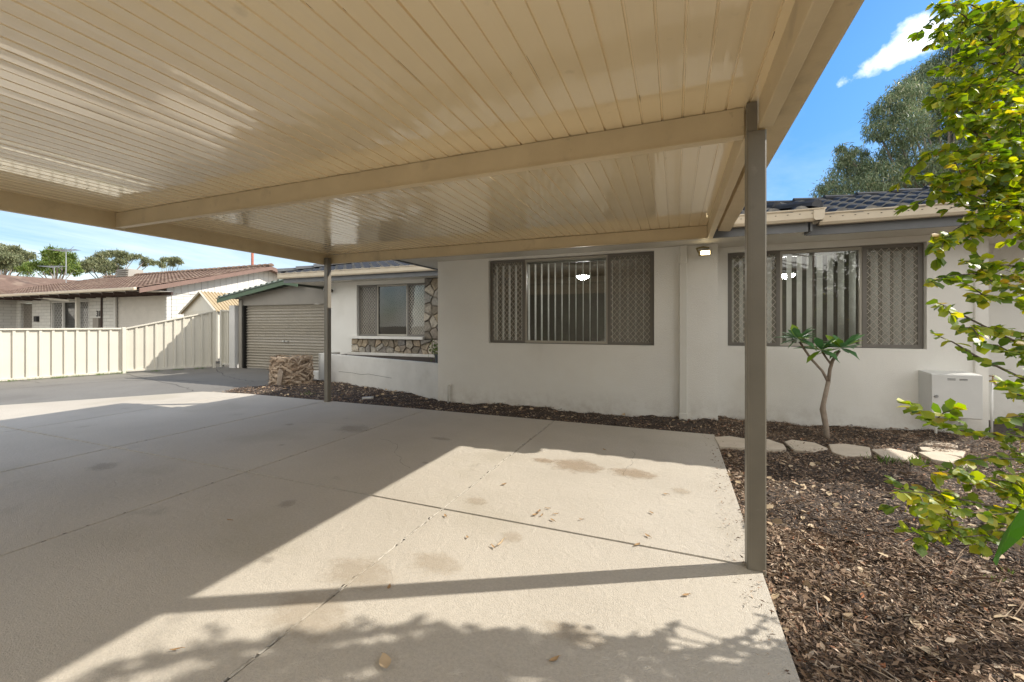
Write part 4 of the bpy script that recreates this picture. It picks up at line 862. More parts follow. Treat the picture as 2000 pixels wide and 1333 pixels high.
# ------------------------------------------------------------------ neighbour's house
nh = thing('brick_house', 'white brick house with brown tiled gable roof beyond the fence', 'house', (-26, 15, 0))
NX, NY, NZ = -21.6, 11.9, 2.95; PK = (16.7, 4.62); OV = 1.35; PN = math.atan((PK[1] - 2.93) / (PK[0] - NY + OV + .05))
yb_ = 2 * PK[0] - NY
m = MB(); m.box(-25.72, -25.6, NY, NY + .2, -.1, NZ); m.box(NX - .15, NX - .02, NY, NY + .2, -.1, NZ); m.box(-26.95, -25.72, NY, NY + .2, -.1, NZ)
m.box(-31.75, -27.95, NY, NY + .2, -.1, .6); m.box(-33.7, -31.75, NY, NY + .2, -.1, NZ); m.box(-27.95, -26.95, NY, NY + .2, -.1, NZ); m.box(-37, -35.0, NY, NY + .2, -.1, NZ); m.box(-31.75, -27.95, NY, NY + .2, 2.66, NZ); m.box(-35.0, -33.7, NY, NY + .2, 2.6, NZ); m.box(-25.6, NX - .15, NY, NY + .2, 2.86, NZ)
m.build('front_wall', M['brickX'], nh)
MB().box(NX - .2, NX, NY + .2, yb_, -.1, NZ).build('side_wall', M['brickY'], nh)
# white board gable
m = MB(); y = NY - .02; 
while y < yb_:
    zt = lambda yy: 3.0 + (min(yy, yb_ + NY - yy) - NY + .3) * (PK[1] - 2.98) / (PK[0] - NY + .55) if False else min(PK[1] - .02, 2.90 + (OV + min(yy - NY, yb_ - yy)) * math.tan(PN) - .05)
    y2_ = min(y + .285, yb_); m.add([(NX + .03, y, NZ - .1), (NX + .03, y2_, NZ - .1), (NX + .03, y2_, zt(y2_)), (NX + .03, y, zt(y)), (NX - .02, y, NZ - .1), (NX - .02, y2_, NZ - .1), (NX - .02, y2_, zt(y2_)), (NX - .02, y, zt(y))], [(0, 1, 2, 3), (0, 3, 7, 4), (1, 5, 6, 2), (3, 2, 6, 7), (0, 4, 5, 1)]); y += .30
m.build('gable_cladding', M['white'], nh)
m = MB(); m.add([(NX + .005, NY, NZ - .1), (NX + .005, yb_, NZ - .1), (NX + .005, PK[0], PK[1] - .06)], [(0, 1, 2)]); m.build('gable_backing', mat('gap_grey', (.35, .35, .33), .8), nh)
# barge boards
def barge(y0, z0, y1, z1):
    MB().add([(NX + .62, y0, z0), (NX + .62, y1, z1), (NX + .62, y1, z1 - .2), (NX + .62, y0, z0 - .2), (NX + .58, y0, z0), (NX + .58, y1, z1), (NX + .58, y1, z1 - .2), (NX + .58, y0, z0 - .2)], [(0, 1, 2, 3), (4, 7, 6, 5), (0, 4, 5, 1), (3, 2, 6, 7), (0, 3, 7, 4), (1, 5, 6, 2)]).build('barge_board', M['maroon'], nh)
barge(NY - OV, 2.93, PK[0], PK[1] + .02); barge(PK[0], PK[1] + .02, yb_ + OV, 2.93)
m = MB(); m.add([(NX, NY - OV, 2.80), (NX + .6, NY - OV, 2.80), (NX + .6, PK[0], PK[1] - .1), (NX, PK[0], PK[1] - .1)], [(0, 3, 2, 1)]); m.add([(NX, yb_ + OV, 2.80), (NX + .6, yb_ + OV, 2.80), (NX + .6, PK[0], PK[1] - .1), (NX, PK[0], PK[1] - .1)], [(0, 1, 2, 3)]); m.build('verge_soffit', M['maroon'], nh)
nr = MB(); LR = 17.5
NP = [0, .03, .042, .03, 0]
tiles(nr, (NX + .6 - LR, NY - OV - .06, 2.93), (1, 0, 0), (0, 1, 0), int(LR / .3) + 0, 19, .3, .34, PN, lambda c, r: True, NP, .03, .004)
tiles(nr, (NX + .6 - 6, yb_ + OV + .06, 2.93), (1, 0, 0), (0, -1, 0), 20, 19, .3, .34, PN, lambda c, r: True, NP, .03, .004)
caps(nr, (NX + .6, PK[0], PK[1] + .03), (NX - 16, PK[0], PK[1] + .03), .16, .42)
yr_ = NY - OV
for y_a, y_b in ((yr_, PK[0]), (yb_ + OV, PK[0])): nr.add([(NX - 17, y_a, 2.88), (NX + .57, y_a, 2.88), (NX + .57, y_b, PK[1] - .03), (NX - 17, y_b, PK[1] - .03)], [(0, 1, 2, 3)])
# forward wing at left, slope towards us
LX = -35.2
tiles(nr, (LX + .1, 2.0, 2.93), (0, 1, 0), (-1, 0, 0), 50, 17, .3, .34, PN, lambda c, r: True, NP, .03, .004)
nr.add([(LX - 5.2, 2, PK[1] - .02), (LX + .1, 2, 2.9), (LX + .1, NY, 2.9), (LX - 5.2, NY + 6, PK[1] - .02)], [(0, 1, 2, 3)])
nr.build('roof', M['tile_brown'], nh)
m = MB(); m.box(NX - 13.4, NX + .55, NY - OV - .18, NY - OV - .06, 2.84, 2.96); m.build('gutter', M['gutter'], nh, bevel=.02)
m = MB(); m.box(LX + .08, LX + .2, 2, NY - OV - .2, 2.84, 2.96); m.build('gutter', M['gutter'], nh, bevel=.02)
m = MB(); x = NX - .4
while x > -34: m.box(x, x + .06, NY - OV, NY + .0, 2.72, 2.84); x -= .9
m.box(-25.6, NX + .5, NY - .1, NY - .02, 2.72, 2.86); nh_l = MB().box(NX - 13.4, NX + .5, NY - OV + .02, NY - .12, 2.86, 2.87).build('eave_lining', M['white'], nh)
m.build('rafter_end', M['darkwood'], nh)
MB().box(LX - .5, LX - .3, 2, NY, -.1, 2.84).build('front_wall', M['brickY'], nh)
# doors and windows of neighbour
m = MB(); 
for i in range(24): m.box(-25.55, NX - .17, NY + .06 - (.012 if i % 2 else 0), NY + .1, .0 + i * .12, .118 + i * .12)
m.build('garage_door', mat('pale_panel', (.60, .57, .52), .6), nh)
MB().box(-25.68, -25.52, NY - .06, NY + .001, -.1, 2.84).build('door_jamb', M['white'], nh)
wf = MB(); wx0, wx1, wz0, wz1 = -31.7, -28.0, .6, 2.64
for a, b_ in ((wx0, wx0 + .08), (wx0 + 1.1, wx0 + 1.22), (wx1 - 1.1, wx1 - .98), (wx1 - .08, wx1)): wf.box(a, b_, NY + .02, NY + .1, wz0, wz1)
wf.box(wx0, wx1, NY + .015, NY + .105, wz1 - .08, wz1 + .002); wn_ = wf.build('window', M['white'], nh)
MB().box(wx0, wx1, NY + .12, NY + .13, wz0, wz1).build('pane', M['glass'], wn_)
m = MB()
x = wx0 + 1.2
while x < wx1 - 1.1: m.tube([(x, NY + .22 + .02 * math.sin(x * 30), wz0), (x, NY + .22 + .02 * math.sin(x * 30), wz1)], .045, 6); x += .09
m.build('curtain', M['blind'], wn_, smooth=True)
def diamonds(x0, x1, z0, z1, y, px=.16, pz=.26, w=.012):
    m = MB(); W_, H_ = x1 - x0, z1 - z0; k_ = pz / px
    for sg in (1, -1):
        c = -H_
        while c < W_ * k_:
            lo = max(0, c / k_); hi = min(W_, (H_ + c) / k_)
            if hi > lo + .01:
                f = (lambda xx: k_ * xx - c) if sg == 1 else (lambda xx: H_ - (k_ * xx - c))
                a = Vector((x0 + lo, y, z0 + f(lo))); b_ = Vector((x0 + hi, y, z0 + f(hi))); dd = (b_ - a).normalized(); s = Vector((-dd.z, 0, dd.x)) * w
                m.add([a - s, a + s, b_ + s, b_ - s], [(0, 3, 2, 1)])
            c += pz
    return m
diamonds(wx0 + .08, wx0 + 1.1, wz0, wz1, NY + .05).build('screen_grille', M['white'], wn_); diamonds(wx1 - .98, wx1 - .08, wz0, wz1, NY + .05).build('screen_grille', M['white'], wn_)
dd_ = MB().box(-34.95, -33.75, NY + .1, NY + .14, -.1, 2.58).build('front_door', M['frame'], nh); diamonds(-34.85, -33.85, .1, 2.5, NY + .06).build('screen_grille', M['grille'], dd_)
MB().box(-31.7, -28, NY + 2.5, NY + 2.6, 0, 2.9).build('room_wall', M['room'], nh)
# post + brace + meter + number
m = MB(); m.box(-28.05, -27.9, NY - .5, NY - .38, 0, 2.84); m.obox((-31.2, NY - 1.0, 2.78), (3.2, .25, -.25), (0, .04, 0), (0, 0, .09)); m.build('porch_brace', M['soffit'], nh)
MB().tube([(-26.75, NY - .04, 0), (-26.75, NY - .04, 2.9)], .04, 6).build('downpipe', M['darkwood'], nh)
q = WY(197, 632, NY); MB().box(-27.35, -26.85, NY - .12, NY - .002, 1.0, 1.72).build('meter_panel', M['garage_wall'], nh)
cv = bpy.data.curves.new('house_number', 'FONT'); cv.body = '31'; cv.size = .42; cv.extrude = .01; cv.align_x = 'CENTER'
nb_t = bpy.data.objects.new('number_text', cv); COL.objects.link(nb_t); bpy.context.view_layer.update(); nme_ = bpy.data.meshes.new_from_object(nb_t); bpy.data.objects.remove(nb_t)
nb_o = bpy.data.objects.new('house_number', nme_); COL.objects.link(nb_o); nb_o.location = (-27.05, NY - .03, 1.80); nb_o.rotation_euler = (PI / 2, 0, 0); nme_.materials.clear(); nme_.materials.append(M['black']); 
bpy.context.view_layer.update(); nb_o.parent = nh; nb_o.matrix_parent_inverse = Matrix.Translation(-nh.location)
MB().box(-33.2, -32.9, NY - .12, NY, 1.55, 1.85).build('letter_slot', M['black'], nh)
# roof fittings
def antenna(u_, vb, vt, d, lab, el):
    b_ = PD(u_, vb, d); t_ = PD(u_, vt, d); a_ = thing('tv_antenna', lab, 'antenna', b_)
    MB().tube([b_ - Vector((0, 0, .6)), t_], .025, 6).build('mast', M['steel'], a_)
    m = MB(); L = el; dr_ = Vector((1, .35, .02)).normalized(); m.tube([t_ - dr_ * L * .5, t_ + dr_ * L * .5], .02, 6); sd_ = Vector((-dr_.y, dr_.x, 0))
    for i in range(9):
        c = t_ - dr_ * L * .5 + dr_ * L * i / 8; h_ = .5 - .035 * i; m.tube([c - sd_ * h_, c + sd_ * h_], .012, 5)
    for s in (-1, 1): m.tube([t_ + dr_ * L * .15, t_ + dr_ * L * .35 + Vector((0, 0, .22 * s))], .012, 5)
    m.build('aerial', M['steel'], a_)
antenna(129, 545, 489, 27, 'tall tv antenna on the near roof ridge of the brick house', 1.5)
antenna(106, 536, 521, 33, 'low tv antenna behind the brown tiled roof', 1.6)
q = PD(255, 531, 28); cl_ = thing('air_cooler', 'pale box shaped evaporative cooler on the brown roof', 'air conditioner', q - Vector((0, 0, .5)))
MB().add([(q.x - .7, q.y - .5, q.z - .6), (q.x + .7, q.y - .5, q.z - .6), (q.x + .7, q.y + .5, q.z - .6), (q.x - .7, q.y + .5, q.z - .6), (q.x - .6, q.y - .4, q.z + .12), (q.x + .6, q.y - .4, q.z + .12), (q.x + .6, q.y + .4, q.z + .12), (q.x - .6, q.y + .4, q.z + .12)], [(4, 5, 6, 7), (0, 1, 5, 4), (1, 2, 6, 5), (2, 3, 7, 6), (3, 0, 4, 7)]).build('cooler_body', M['garage_wall'], cl_)
m = MB()
for i in range(5): m.box(q.x - .62, q.x + .62, q.y - .52, q.y - .45, q.z - .5 + i * .13, q.z - .45 + i * .13)
m.build('louvre', M['garage_wall'], cl_)
b_ = PD(493, 535, 30); t_ = PD(493, 480, 30); o = rebase(MB().tube([b_ - Vector((0, 0, .6)), b_, t_], .085, 8).build('flue_pole', M['orange'], smooth=True)); tag(o, 'rusty orange pole rising behind the brown gable', 'pole')
# garden shed behind fence
sa = thing('garden_shed', 'small cream ribbed metal shed roof peeking over the fence', 'shed', (-17, 11, 0))
A = PD(390, 570, 16.5); eR = PD(421, 607, 15.9); eL = PD(350, 612, 16.9); B2 = PD(478, 577, 18.2); B2.z = A.z; dl_ = B2 - A
tan_ = mat('tan_sheet', (.42, .33, .205), .5, (.37, .29, .175), 3); m = MB()
for e0 in (eR, eL):
    sl = e0 - A; vs = []; n = 14
    for i in range(n):
        for ds, hg in ((0, 0), (.25, 0), (.35, .035), (.6, .035), (.7, 0)):
            f = (i + ds) / n; o_ = Vector((0, 0, hg)); vs += [A + dl_ * f + o_, A + dl_ * f + sl * 1.05 + o_]
    k_ = len(vs) // 2; m.add(vs, [(2 * i, 2 * i + 1, 2 * i + 3, 2 * i + 2) for i in range(k_ - 1)])
m.build('roof', tan_, sa)
ins = dl_.normalized() * .12; m = MB(); a_, b_, c_ = eL.lerp(A, .06) + ins, eR.lerp(A, .06) + ins, A - Vector((0, 0, .05)) + ins
m.add([a_, b_, c_, (a_.x, a_.y, 0), (b_.x, b_.y, 0), b_ + dl_ * .95, (b_.x + dl_.x * .95, b_.y + dl_.y * .95, 0)], [(0, 1, 2), (0, 3, 4, 1), (1, 4, 6, 5)]); m.build('shed_wall', M['fence'], sa)
m = MB(); m.tube([eL - Vector((0, 0, .02)), A, eR - Vector((0, 0, .02))], .045, 4); m.build('barge_board', M['fence'], sa)

# ------------------------------------------------------------------ trees
def crown(name, clumps, m, parent, leaf, per, droop=.5, flat=.75, narrow=.6):
    """clumps: (x,y,z,r). leaves fill the outer part of each clump"""
    Ps = []; Ds = []
    for (x, y, z, r) in clumps:
        k = max(60, int(per * r * r)); d_ = unit(rng.normal(0, 1, (k, 3))); rad = r * rng.uniform(.35, 1.08, (k, 1)) ** .6
        # twiggy sub-clusters
        sub = unit(rng.normal(0, 1, (max(6, k // 45), 3))) * r * rng.uniform(.55, 1.0, (max(6, k // 45), 1)); pick = rng.integers(0, len(sub), k); mixm = rng.random((k, 1)) < .75
        q = np.where(mixm, sub[pick] + rng.normal(0, r * .17, (k, 3)), d_ * rad); q[:, 2] *= flat
        Ps.append(q + np.array([x, y, z])); dd = rng.normal(0, 1, (k, 3)); dd[:, 2] -= droop; Ds.append(dd)
    P = np.vstack(Ps); Dd = np.vstack(Ds); V, F = leaf_cloud(P, Dd, rng.uniform(leaf * .6, leaf * 1.2, len(P)), narrow, simple=True)
    return np_mesh(name, V, F, m, parent)
def tree_px(name, lab, cat, pts, depth, base_px, mleaf, leaf, per, trunk_r, group=None, jitter=.1, flat=.75, droop=.4, barkm='gumbark', base_z=-.1, narrow=.6):
    cl = []
    for (u_, v_, r_) in pts:
        d_ = depth * (1 + random.uniform(-jitter, jitter)); q = PD(u_, v_, d_); cl.append((q.x, q.y, q.z, r_ / FPX * d_ * (1.22 if depth > 40 else 1)))
    b_ = PD(base_px, 600, depth); base = Vector((b_.x, b_.y, base_z)); t = thing(name, lab, cat, base, group)
    cz = min(c[2] for c in cl); zc_ = sum(c[2] for c in cl) / len(cl); fork = Vector((base.x, base.y, max(.8, cz - .35 * (cz - base_z) if cz > 2 else cz * .6)))
    m = MB(); m.tube([base, base + (fork - base) * .5 + Vector((.15, 0, 0)), fork], [trunk_r * 1.3, trunk_r, trunk_r * .8], 8)
    for c in cl:
        e_ = Vector(c[:3]); mid = fork.lerp(e_, .5) + Vector((random.uniform(-.3, .3), random.uniform(-.3, .3), random.uniform(0, .4))); m.tube([fork, mid, e_], [trunk_r * .4, trunk_r * .2, trunk_r * .06], 5)
    m.build('trunk', M[barkm], t, smooth=True)
    crown('crown', cl, mleaf, t, leaf, per, flat=flat, droop=droop, narrow=narrow); return t
gum = [(1625, 375, 30), (1655, 345, 34), (1650, 300, 22), (1668, 312, 26), (1690, 380, 40), (1700, 330, 26), (1722, 350, 34), (1745, 300, 30), (1712, 255, 24), (1735, 215, 34), (1770, 250, 40), (1765, 190, 34), (1790, 165, 30), (1800, 220, 38), (1820, 150, 34), (1850, 120, 34), (1870, 180, 44),
       (1850, 250, 44), (1800, 320, 44), (1760, 370, 40), (1830, 370, 44), (1890, 320, 50), (1900, 90, 40), (1940, 150, 50), (1940, 250, 50), (1900, 390, 40), (1960, 340, 50), (2010, 200, 60), (2030, 320, 60), (1960, 60, 45), (2060, 100, 70), (1985, 400, 40), (1640, 398, 24), (1790, 395, 30), (1720, 395, 30), (1860, 65, 26)]
tree_px('gum_tree', 'large grey green gum tree rising behind the right roof', 'tree', gum, 21, 1850, M['leaf_gum'], .24, 3000, .3, flat=.85, droop=1.1, jitter=.08, narrow=.45)
far = 'trees beyond the brown roof'
tree_px('gum_tree', 'olive gum tree cut by the left photo edge beyond the brown roof', 'tree', [(-10, 492, 16), (8, 487, 11), (28, 487, 9), (42, 496, 9), (58, 500, 8), (12, 504, 13), (35, 508, 11), (-5, 515, 14), (20, 522, 12)], 60, 5, M['leaf_far'], .42, 1300, .4, far, flat=.6)
tree_px('leafy_tree', 'lime green tree behind the tall tv antenna', 'tree', [(92, 497, 7), (105, 492, 9), (122, 496, 9), (136, 503, 9), (98, 508, 10), (115, 510, 12), (140, 515, 9), (75, 518, 10), (60, 522, 9), (95, 524, 12), (125, 524, 12), (145, 528, 9), (50, 528, 9)], 48, 110, M['leaf_lime'], .36, 1700, .3, far, flat=.8)
tree_px('gum_tree', 'spreading umbrella shaped gum tree behind the roof cooler', 'tree', [(172, 515, 9), (165, 524, 9), (182, 507, 8), (198, 500, 8), (208, 496, 8), (226, 495, 8), (240, 498, 9), (254, 503, 8), (266, 500, 6), (200, 512, 10), (190, 524, 10), (215, 518, 10), (235, 510, 9), (228, 526, 8), (205, 528, 9), (285, 508, 7), (296, 513, 6), (280, 516, 5)], 66, 222, M['leaf_far'], .42, 1300, .4, far, flat=.6)
tree_px('gum_tree', 'small rounded gum tree right of the umbrella shaped one', 'tree', [(312, 514, 5), (322, 508, 6), (333, 508, 6), (344, 507, 6), (351, 512, 5), (335, 515, 6), (318, 519, 5)], 70, 330, M['leaf_far'], .42, 1600, .25, far, flat=.6)
# trees behind the camera: they are what the windows mirror
def back_tree(x, y, h, r, lab):
    t = thing('street_tree', lab, 'tree', (x, y, -.1), 'trees on the street side'); m = MB(); m.tube([(x, y, -.1), (x + .1, y, h * .5)], [.16, .1], 8); m.build('trunk', M['bark'], t)
    cl = [(x + random.uniform(-r, r), y + random.uniform(-r * .5, r * .5), h * .08 + random.uniform(0, h * .92), r * .55) for _ in range(24)]; crown('crown', cl, M['leaf_dark'], t, .32, 700, flat=.9, narrow=.9)
for i, (x, y, h) in enumerate([(-13, -13, 5.2), (-8.5, -14, 4.8), (-4.5, -12.5, 5.0), (0, -14, 5.0), (4.5, -13, 4.6), (9.5, -12, 5)]): back_tree(x, y, h, 2.4, ['dark street tree at the far left end of the row', 'dark street tree second from the left end', 'dark street tree third from the left end', 'dark street tree in the middle behind the carport', 'dark street tree right of the carport', 'taller dark street tree at the right end of the row'][i])

# foreground tree: yellow green leaves hanging into frame on the right
TR = Vector((2.75, 3.15, 0))
ft = thing('leafy_tree', 'near tree with yellow green leaves along the right photo edge', 'tree', (TR.x, TR.y, -.05))
bm_ = MB(); LP = []; LD = []
bm_.tube([(TR.x, TR.y, -.1), (TR.x - .05, TR.y, .8), (TR.x, TR.y + .05, 1.8), (TR.x + .05, TR.y, 3.2), (TR.x, TR.y - .1, 4.4)], [.09, .075, .06, .045, .02], 10)
def twig(pts, r0, r1, leaves=1.0, side=0, sub=True, lstep=.0115):
    """pts from root to tip"""
    pts = [Vector(p) for p in pts]; n = len(pts); bm_.tube(pts, [r0 + (r1 - r0) * i / (n - 1) for i in range(n)], 6)
    for i in range(n - 1):
        a, b_ = pts[i], pts[i + 1]; L = (b_ - a).length; t = (b_ - a).normalized(); s = 0
        while s < L:
            q = a + (b_ - a) * (s / L); ph = random.uniform(0, 2 * PI); w = Vector((math.cos(ph), math.sin(ph), random.uniform(-.7, .5)))
            if random.random() < leaves * (1 if q.z > 1.75 else .85): LP.append(q); LD.append(t * .65 + w * .8 - Vector((0, 0, .12)))
            s += lstep * random.uniform(.6, 1.4)
            if q.x > .60 * q.y and sub and random.random() < .6: LP and LP.pop() and LD.pop()
            if sub and q.x < .60 * q.y and random.random() < (.15 if q.z > 1.75 else .05):
                w2 = (t * .6 + Vector((random.uniform(-.7, .5), random.uniform(-.7, .7), random.uniform(-.5, .5)))).normalized(); l2 = random.uniform(.05, .17)
                twig([q, q + w2 * l2 * .5 + Vector((0, 0, .01)), q + w2 * l2], .0028, .001, 1.0, sub=False)
    if leaves > 0:
        for _ in range(3): LP.append(pts[-1]); LD.append((pts[-1] - pts[-2]).normalized() + Vector((random.uniform(-.5, .5), random.uniform(-.5, .5), random.uniform(-.4, .3))))
def px_branch(pl, d0, d1, root_z, r0=.012, leaves=1.0, step=.0115):
    """pl in pixels from tip to the frame edge; continues to the trunk"""
    n = len(pl); P = [PD(u_, v_, d0 + (d1 - d0) * i / (n - 1)) for i, (u_, v_) in enumerate(pl)]
    P = P[::-1]; root = Vector((TR.x, TR.y, root_z)); mid = root.lerp(P[0], .55) + Vector((0, 0, .05))
    bm_.tube([root, mid, P[0]], [r0 * 1.8, r0 * 1.3, r0], 6)
    twig(P, r0, .0016, leaves, lstep=step)
    twig([root.lerp(P[0], .3), mid, P[0]], .004, .004, .15, sub=False, lstep=.05)
px_branch([(1868, 22), (1905, 45), (1945, 85), (2000, 150), (2060, 210)], 2.1, 2.3, 2.6, .022, .5, .03)
px_branch([(1835, 15), (1890, 8), (1960, 30), (2040, 60)], 2.0, 2.3, 2.9, .008)
px_branch([(1835, 70), (1880, 62), (1940, 90), (2040, 120)], 2.1, 2.3, 2.7, .007)
px_branch([(1845, 130), (1890, 140), (1950, 165), (2040, 200)], 2.0, 2.3, 2.6, .007)
px_branch([(1860, 190), (1905, 200), (1960, 220), (2040, 250)], 1.9, 2.2, 2.5, .007)
px_branch([(1850, 226), (1900, 256), (1950, 292), (2010, 325)], 1.9, 2.2, 2.3, .011, .8)
px_branch([(1812, 300), (1850, 290), (1900, 300), (1960, 330), (2040, 360)], 1.9, 2.2, 2.2, .008)
px_branch([(1806, 345), (1860, 350), (1930, 364), (1990, 395), (2050, 420)], 1.8, 2.1, 2.1, .009)
px_branch([(1835, 375), (1880, 385), (1940, 410), (2040, 450)], 1.8, 2.1, 2.0, .007)
px_branch([(1845, 470), (1880, 452), (1940, 448), (2040, 450)], 1.7, 2.1, 1.9, .006)
px_branch([(1900, 420), (1950, 430), (2040, 470)], 1.7, 2.0, 1.9, .006)
px_branch([(1815, 552), (1850, 540), (1905, 535), (1960, 540), (2050, 560)], 1.7, 2.1, 1.75, .006)
px_branch([(1880, 510), (1920, 515), (1980, 520), (2050, 525)], 1.8, 2.1, 1.8, .006)
px_branch([(1905, 575), (1950, 580), (2040, 600)], 1.7, 2.0, 1.7, .006)
px_branch([(1832, 592), (1850, 600), (1892, 622), (1955, 655), (2040, 690)], 1.6, 2.0, 1.6, .006, .7, .032)
px_branch([(1828, 655), (1860, 668), (1905, 695), (1960, 722), (2040, 760)], 1.6, 2.0, 1.5, .006, .8, .03)
px_branch([(1885, 640), (1930, 640), (1990, 650), (2050, 660)], 1.7, 2.0, 1.6, .006)
px_branch([(1955, 745), (1985, 770), (2050, 790)], 1.6, 2.0, 1.5, .007)
px_branch([(1818, 822), (1850, 836), (1900, 845), (1960, 850), (2050, 860)], 1.6, 1.9, 1.3, .006)
px_branch([(1880, 900), (1930, 895), (2040, 900)], 1.7, 1.9, 1.3, .006)
px_branch([(1755, 962), (1800, 962), (1860, 972), (1940, 990), (2040, 1010)], 1.5, 1.8, 1.1, .006, 1, .014)
px_branch([(1772, 1035), (1830, 1040), (1900, 1030), (1990, 1020), (2050, 1015)], 1.5, 1.8, 1.1, .005, 1, .016)
px_branch([(1885, 925), (1930, 950), (2040, 980)], 1.6, 1.8, 1.2, .005, .8)
for u_, v_ in [(1905, 120), (1925, 175), (1895, 235), (1935, 260), (1925, 320), (1905, 340), (1950, 350), (1950, 395), (1985, 560), (1995, 810), (1990, 690), (1990, 930), (1945, 60), (1880, 160), (1990, 20), (1995, 280), (1990, 230), (1985, 420), (1960, 560)]:
    px_branch([(u_ - 30, v_ + random.uniform(-12, 12)), (u_ + 20, v_), (u_ + 60, v_ + 14), (2015, v_ + 40)], random.uniform(1.7, 2.0), 2.15, 1.2 + (1000 - v_) / 700, .005)
px_branch([(1835, 985), (1880, 1000), (1940, 1005), (2015, 1000)], 1.5, 1.7, 1.0, .004)
px_branch([(1830, 1010), (1880, 1050), (1930, 1045), (2015, 1040)], 1.55, 1.7, 1.0, .004)
px_branch([(1850, 930), (1900, 935), (1960, 940), (2015, 950)], 1.6, 1.8, 1.1, .004)
# the rest of the crown outside the picture, keeps the sunlit patch of mulch clear
def outer(e_):
    if e_.x < .585 * e_.y + .05 and e_.z < 1.4 + .82 * e_.y * .95: return
    root = Vector((TR.x, TR.y, max(.9, e_.z - .5))); twig([root.lerp(e_, .6), root.lerp(e_, .8) + Vector((0, 0, .05)), e_], .006, .0015, .7, lstep=.036)
for _ in range(260):
    z = random.uniform(1.3, 4.6); an = random.uniform(0, 2 * PI); rr_ = random.uniform(.3, 1.35) * (1 - .15 * abs(z - 3.2)); e_ = Vector((TR.x + .15 + rr_ * math.cos(an), TR.y + rr_ * math.sin(an), z))
    if e_.y - .6 * e_.z > 2.35 or e_.x - 1.142 * e_.z < .62: continue
    outer(e_)
for _ in range(13):      # lower limbs reaching over the slab side
    sx_ = random.uniform(-.8, .55); sy_ = random.uniform(1.1, 1.62 + .36 * sx_); z = random.uniform(1.9, 2.5); outer(Vector((sx_ + 1.142 * z, sy_ + .6 * z, z)))
for _ in range(14):      # top of the crown
    sx_ = random.uniform(-2.2, -1.2); sy_ = random.uniform(.8, 1.45); z = random.uniform(3.8, 4.8); outer(Vector((sx_ + 1.142 * z, sy_ + .6 * z, z)))
bm_.build('trunk', M['bark'], ft, smooth=True)
P = np.array([tuple(p) for p in LP]); Dd = np.array([tuple(p) for p in LD]); n = len(P)
V, F = leaf_cloud(P, Dd, rng.uniform(.030, .056, n), 1.25)
np_mesh('foliage', V, F, M['leaf_y'], ft, smooth=False)
print('fg leaves', n)
# single big dark leaf very near
q0, q1 = PD(2030, 1015, .62), PD(1925, 1088, .62)
m = MB(); dv_ = (q1 - q0); sd_ = Vector((RT[0] * .35, RT[1] * .35, .9)).normalized(); pts = [(0, 0), (.12, .25), (.35, .33), (.55, .30), (.75, .2), (.9, .12), (1, 0), (.88, -.16), (.78, -.2), (.68, -.36), (.6, -.28), (.4, -.42), (.15, -.3)]
vs = [q0 + dv_ * a + sd_ * dv_.length * b_ * .95 + Vector((FW[0], FW[1], 0)) * .01 * math.sin(a * 5) for a, b_ in pts]; vs.append(q0 + dv_ * .5 + Vector((FW[0], FW[1], 0)) * .012)
m.add(vs, [(i, (i + 1) % 13, 13) for i in range(13)]); m.tube([q0 - dv_ * 1.0 + Vector((.05, .05, 0)), q0], .0015, 5)
o = rebase(m.build('large_leaf', island_mat('big_leaf', [(0, (.05, .14, .015)), (1, (.06, .16, .02))], .5, trans=.4))); tag(o, 'large lobed green leaf close to the camera at the right edge', 'leaf')

# frangipani
B0 = Vector((1.745, 6.25, 0)); fr = thing('frangipani_tree', 'young frangipani with three leaf rosettes in front of the right window', 'tree', (B0.x, B0.y, -.05))
def fp(u_, v_): return WY(u_, v_, 6.25)
m = MB(); K = [Vector((1.745, 6.25, -.1)), fp(1614, 838), fp(1607, 800), fp(1608, 790), fp(1618, 745)]
m.tube(K, [.034, .03, .034, .026, .024], 10); m.tube([fp(1618, 747), fp(1606, 725), fp(1583, 700), fp(1572, 684), fp(1562, 668)], [.018, .015, .014, .014, .013], 8)
m.tube([fp(1618, 745), fp(1621, 722), fp(1626, 705), fp(1640, 685)], [.022, .02, .02, .015], 8); m.tube([fp(1623, 712), fp(1614, 700), fp(1606, 688)], [.013, .012, .012], 8)
m.build('trunk', M['palebark'], fr, smooth=True)
LPf = []; LDf = []; LLf = []
for (u_, v_, nn_) in ((1560, 664, 19), (1604, 686, 14), (1644, 682, 19)):
    c = fp(u_, v_)
    for i in range(nn_):
        an = i * 2.4; el_ = [.9, .5, .15, -.25, .35, -.6, 1.3][i % 7]; LPf.append(tuple(c + Vector((0, 0, .01)))); LDf.append((math.cos(an), math.sin(an), el_)); LLf.append(random.uniform(.20, .31))
V, F = leaf_cloud(np.array(LPf), np.array(LDf), np.array(LLf), .62, roll=np.tile([[0, 0, 1.]], (len(LPf), 1)) + rng.normal(0, .15, (len(LPf), 3)))
np_mesh('foliage', V, F, M['leaf_frang'], fr)

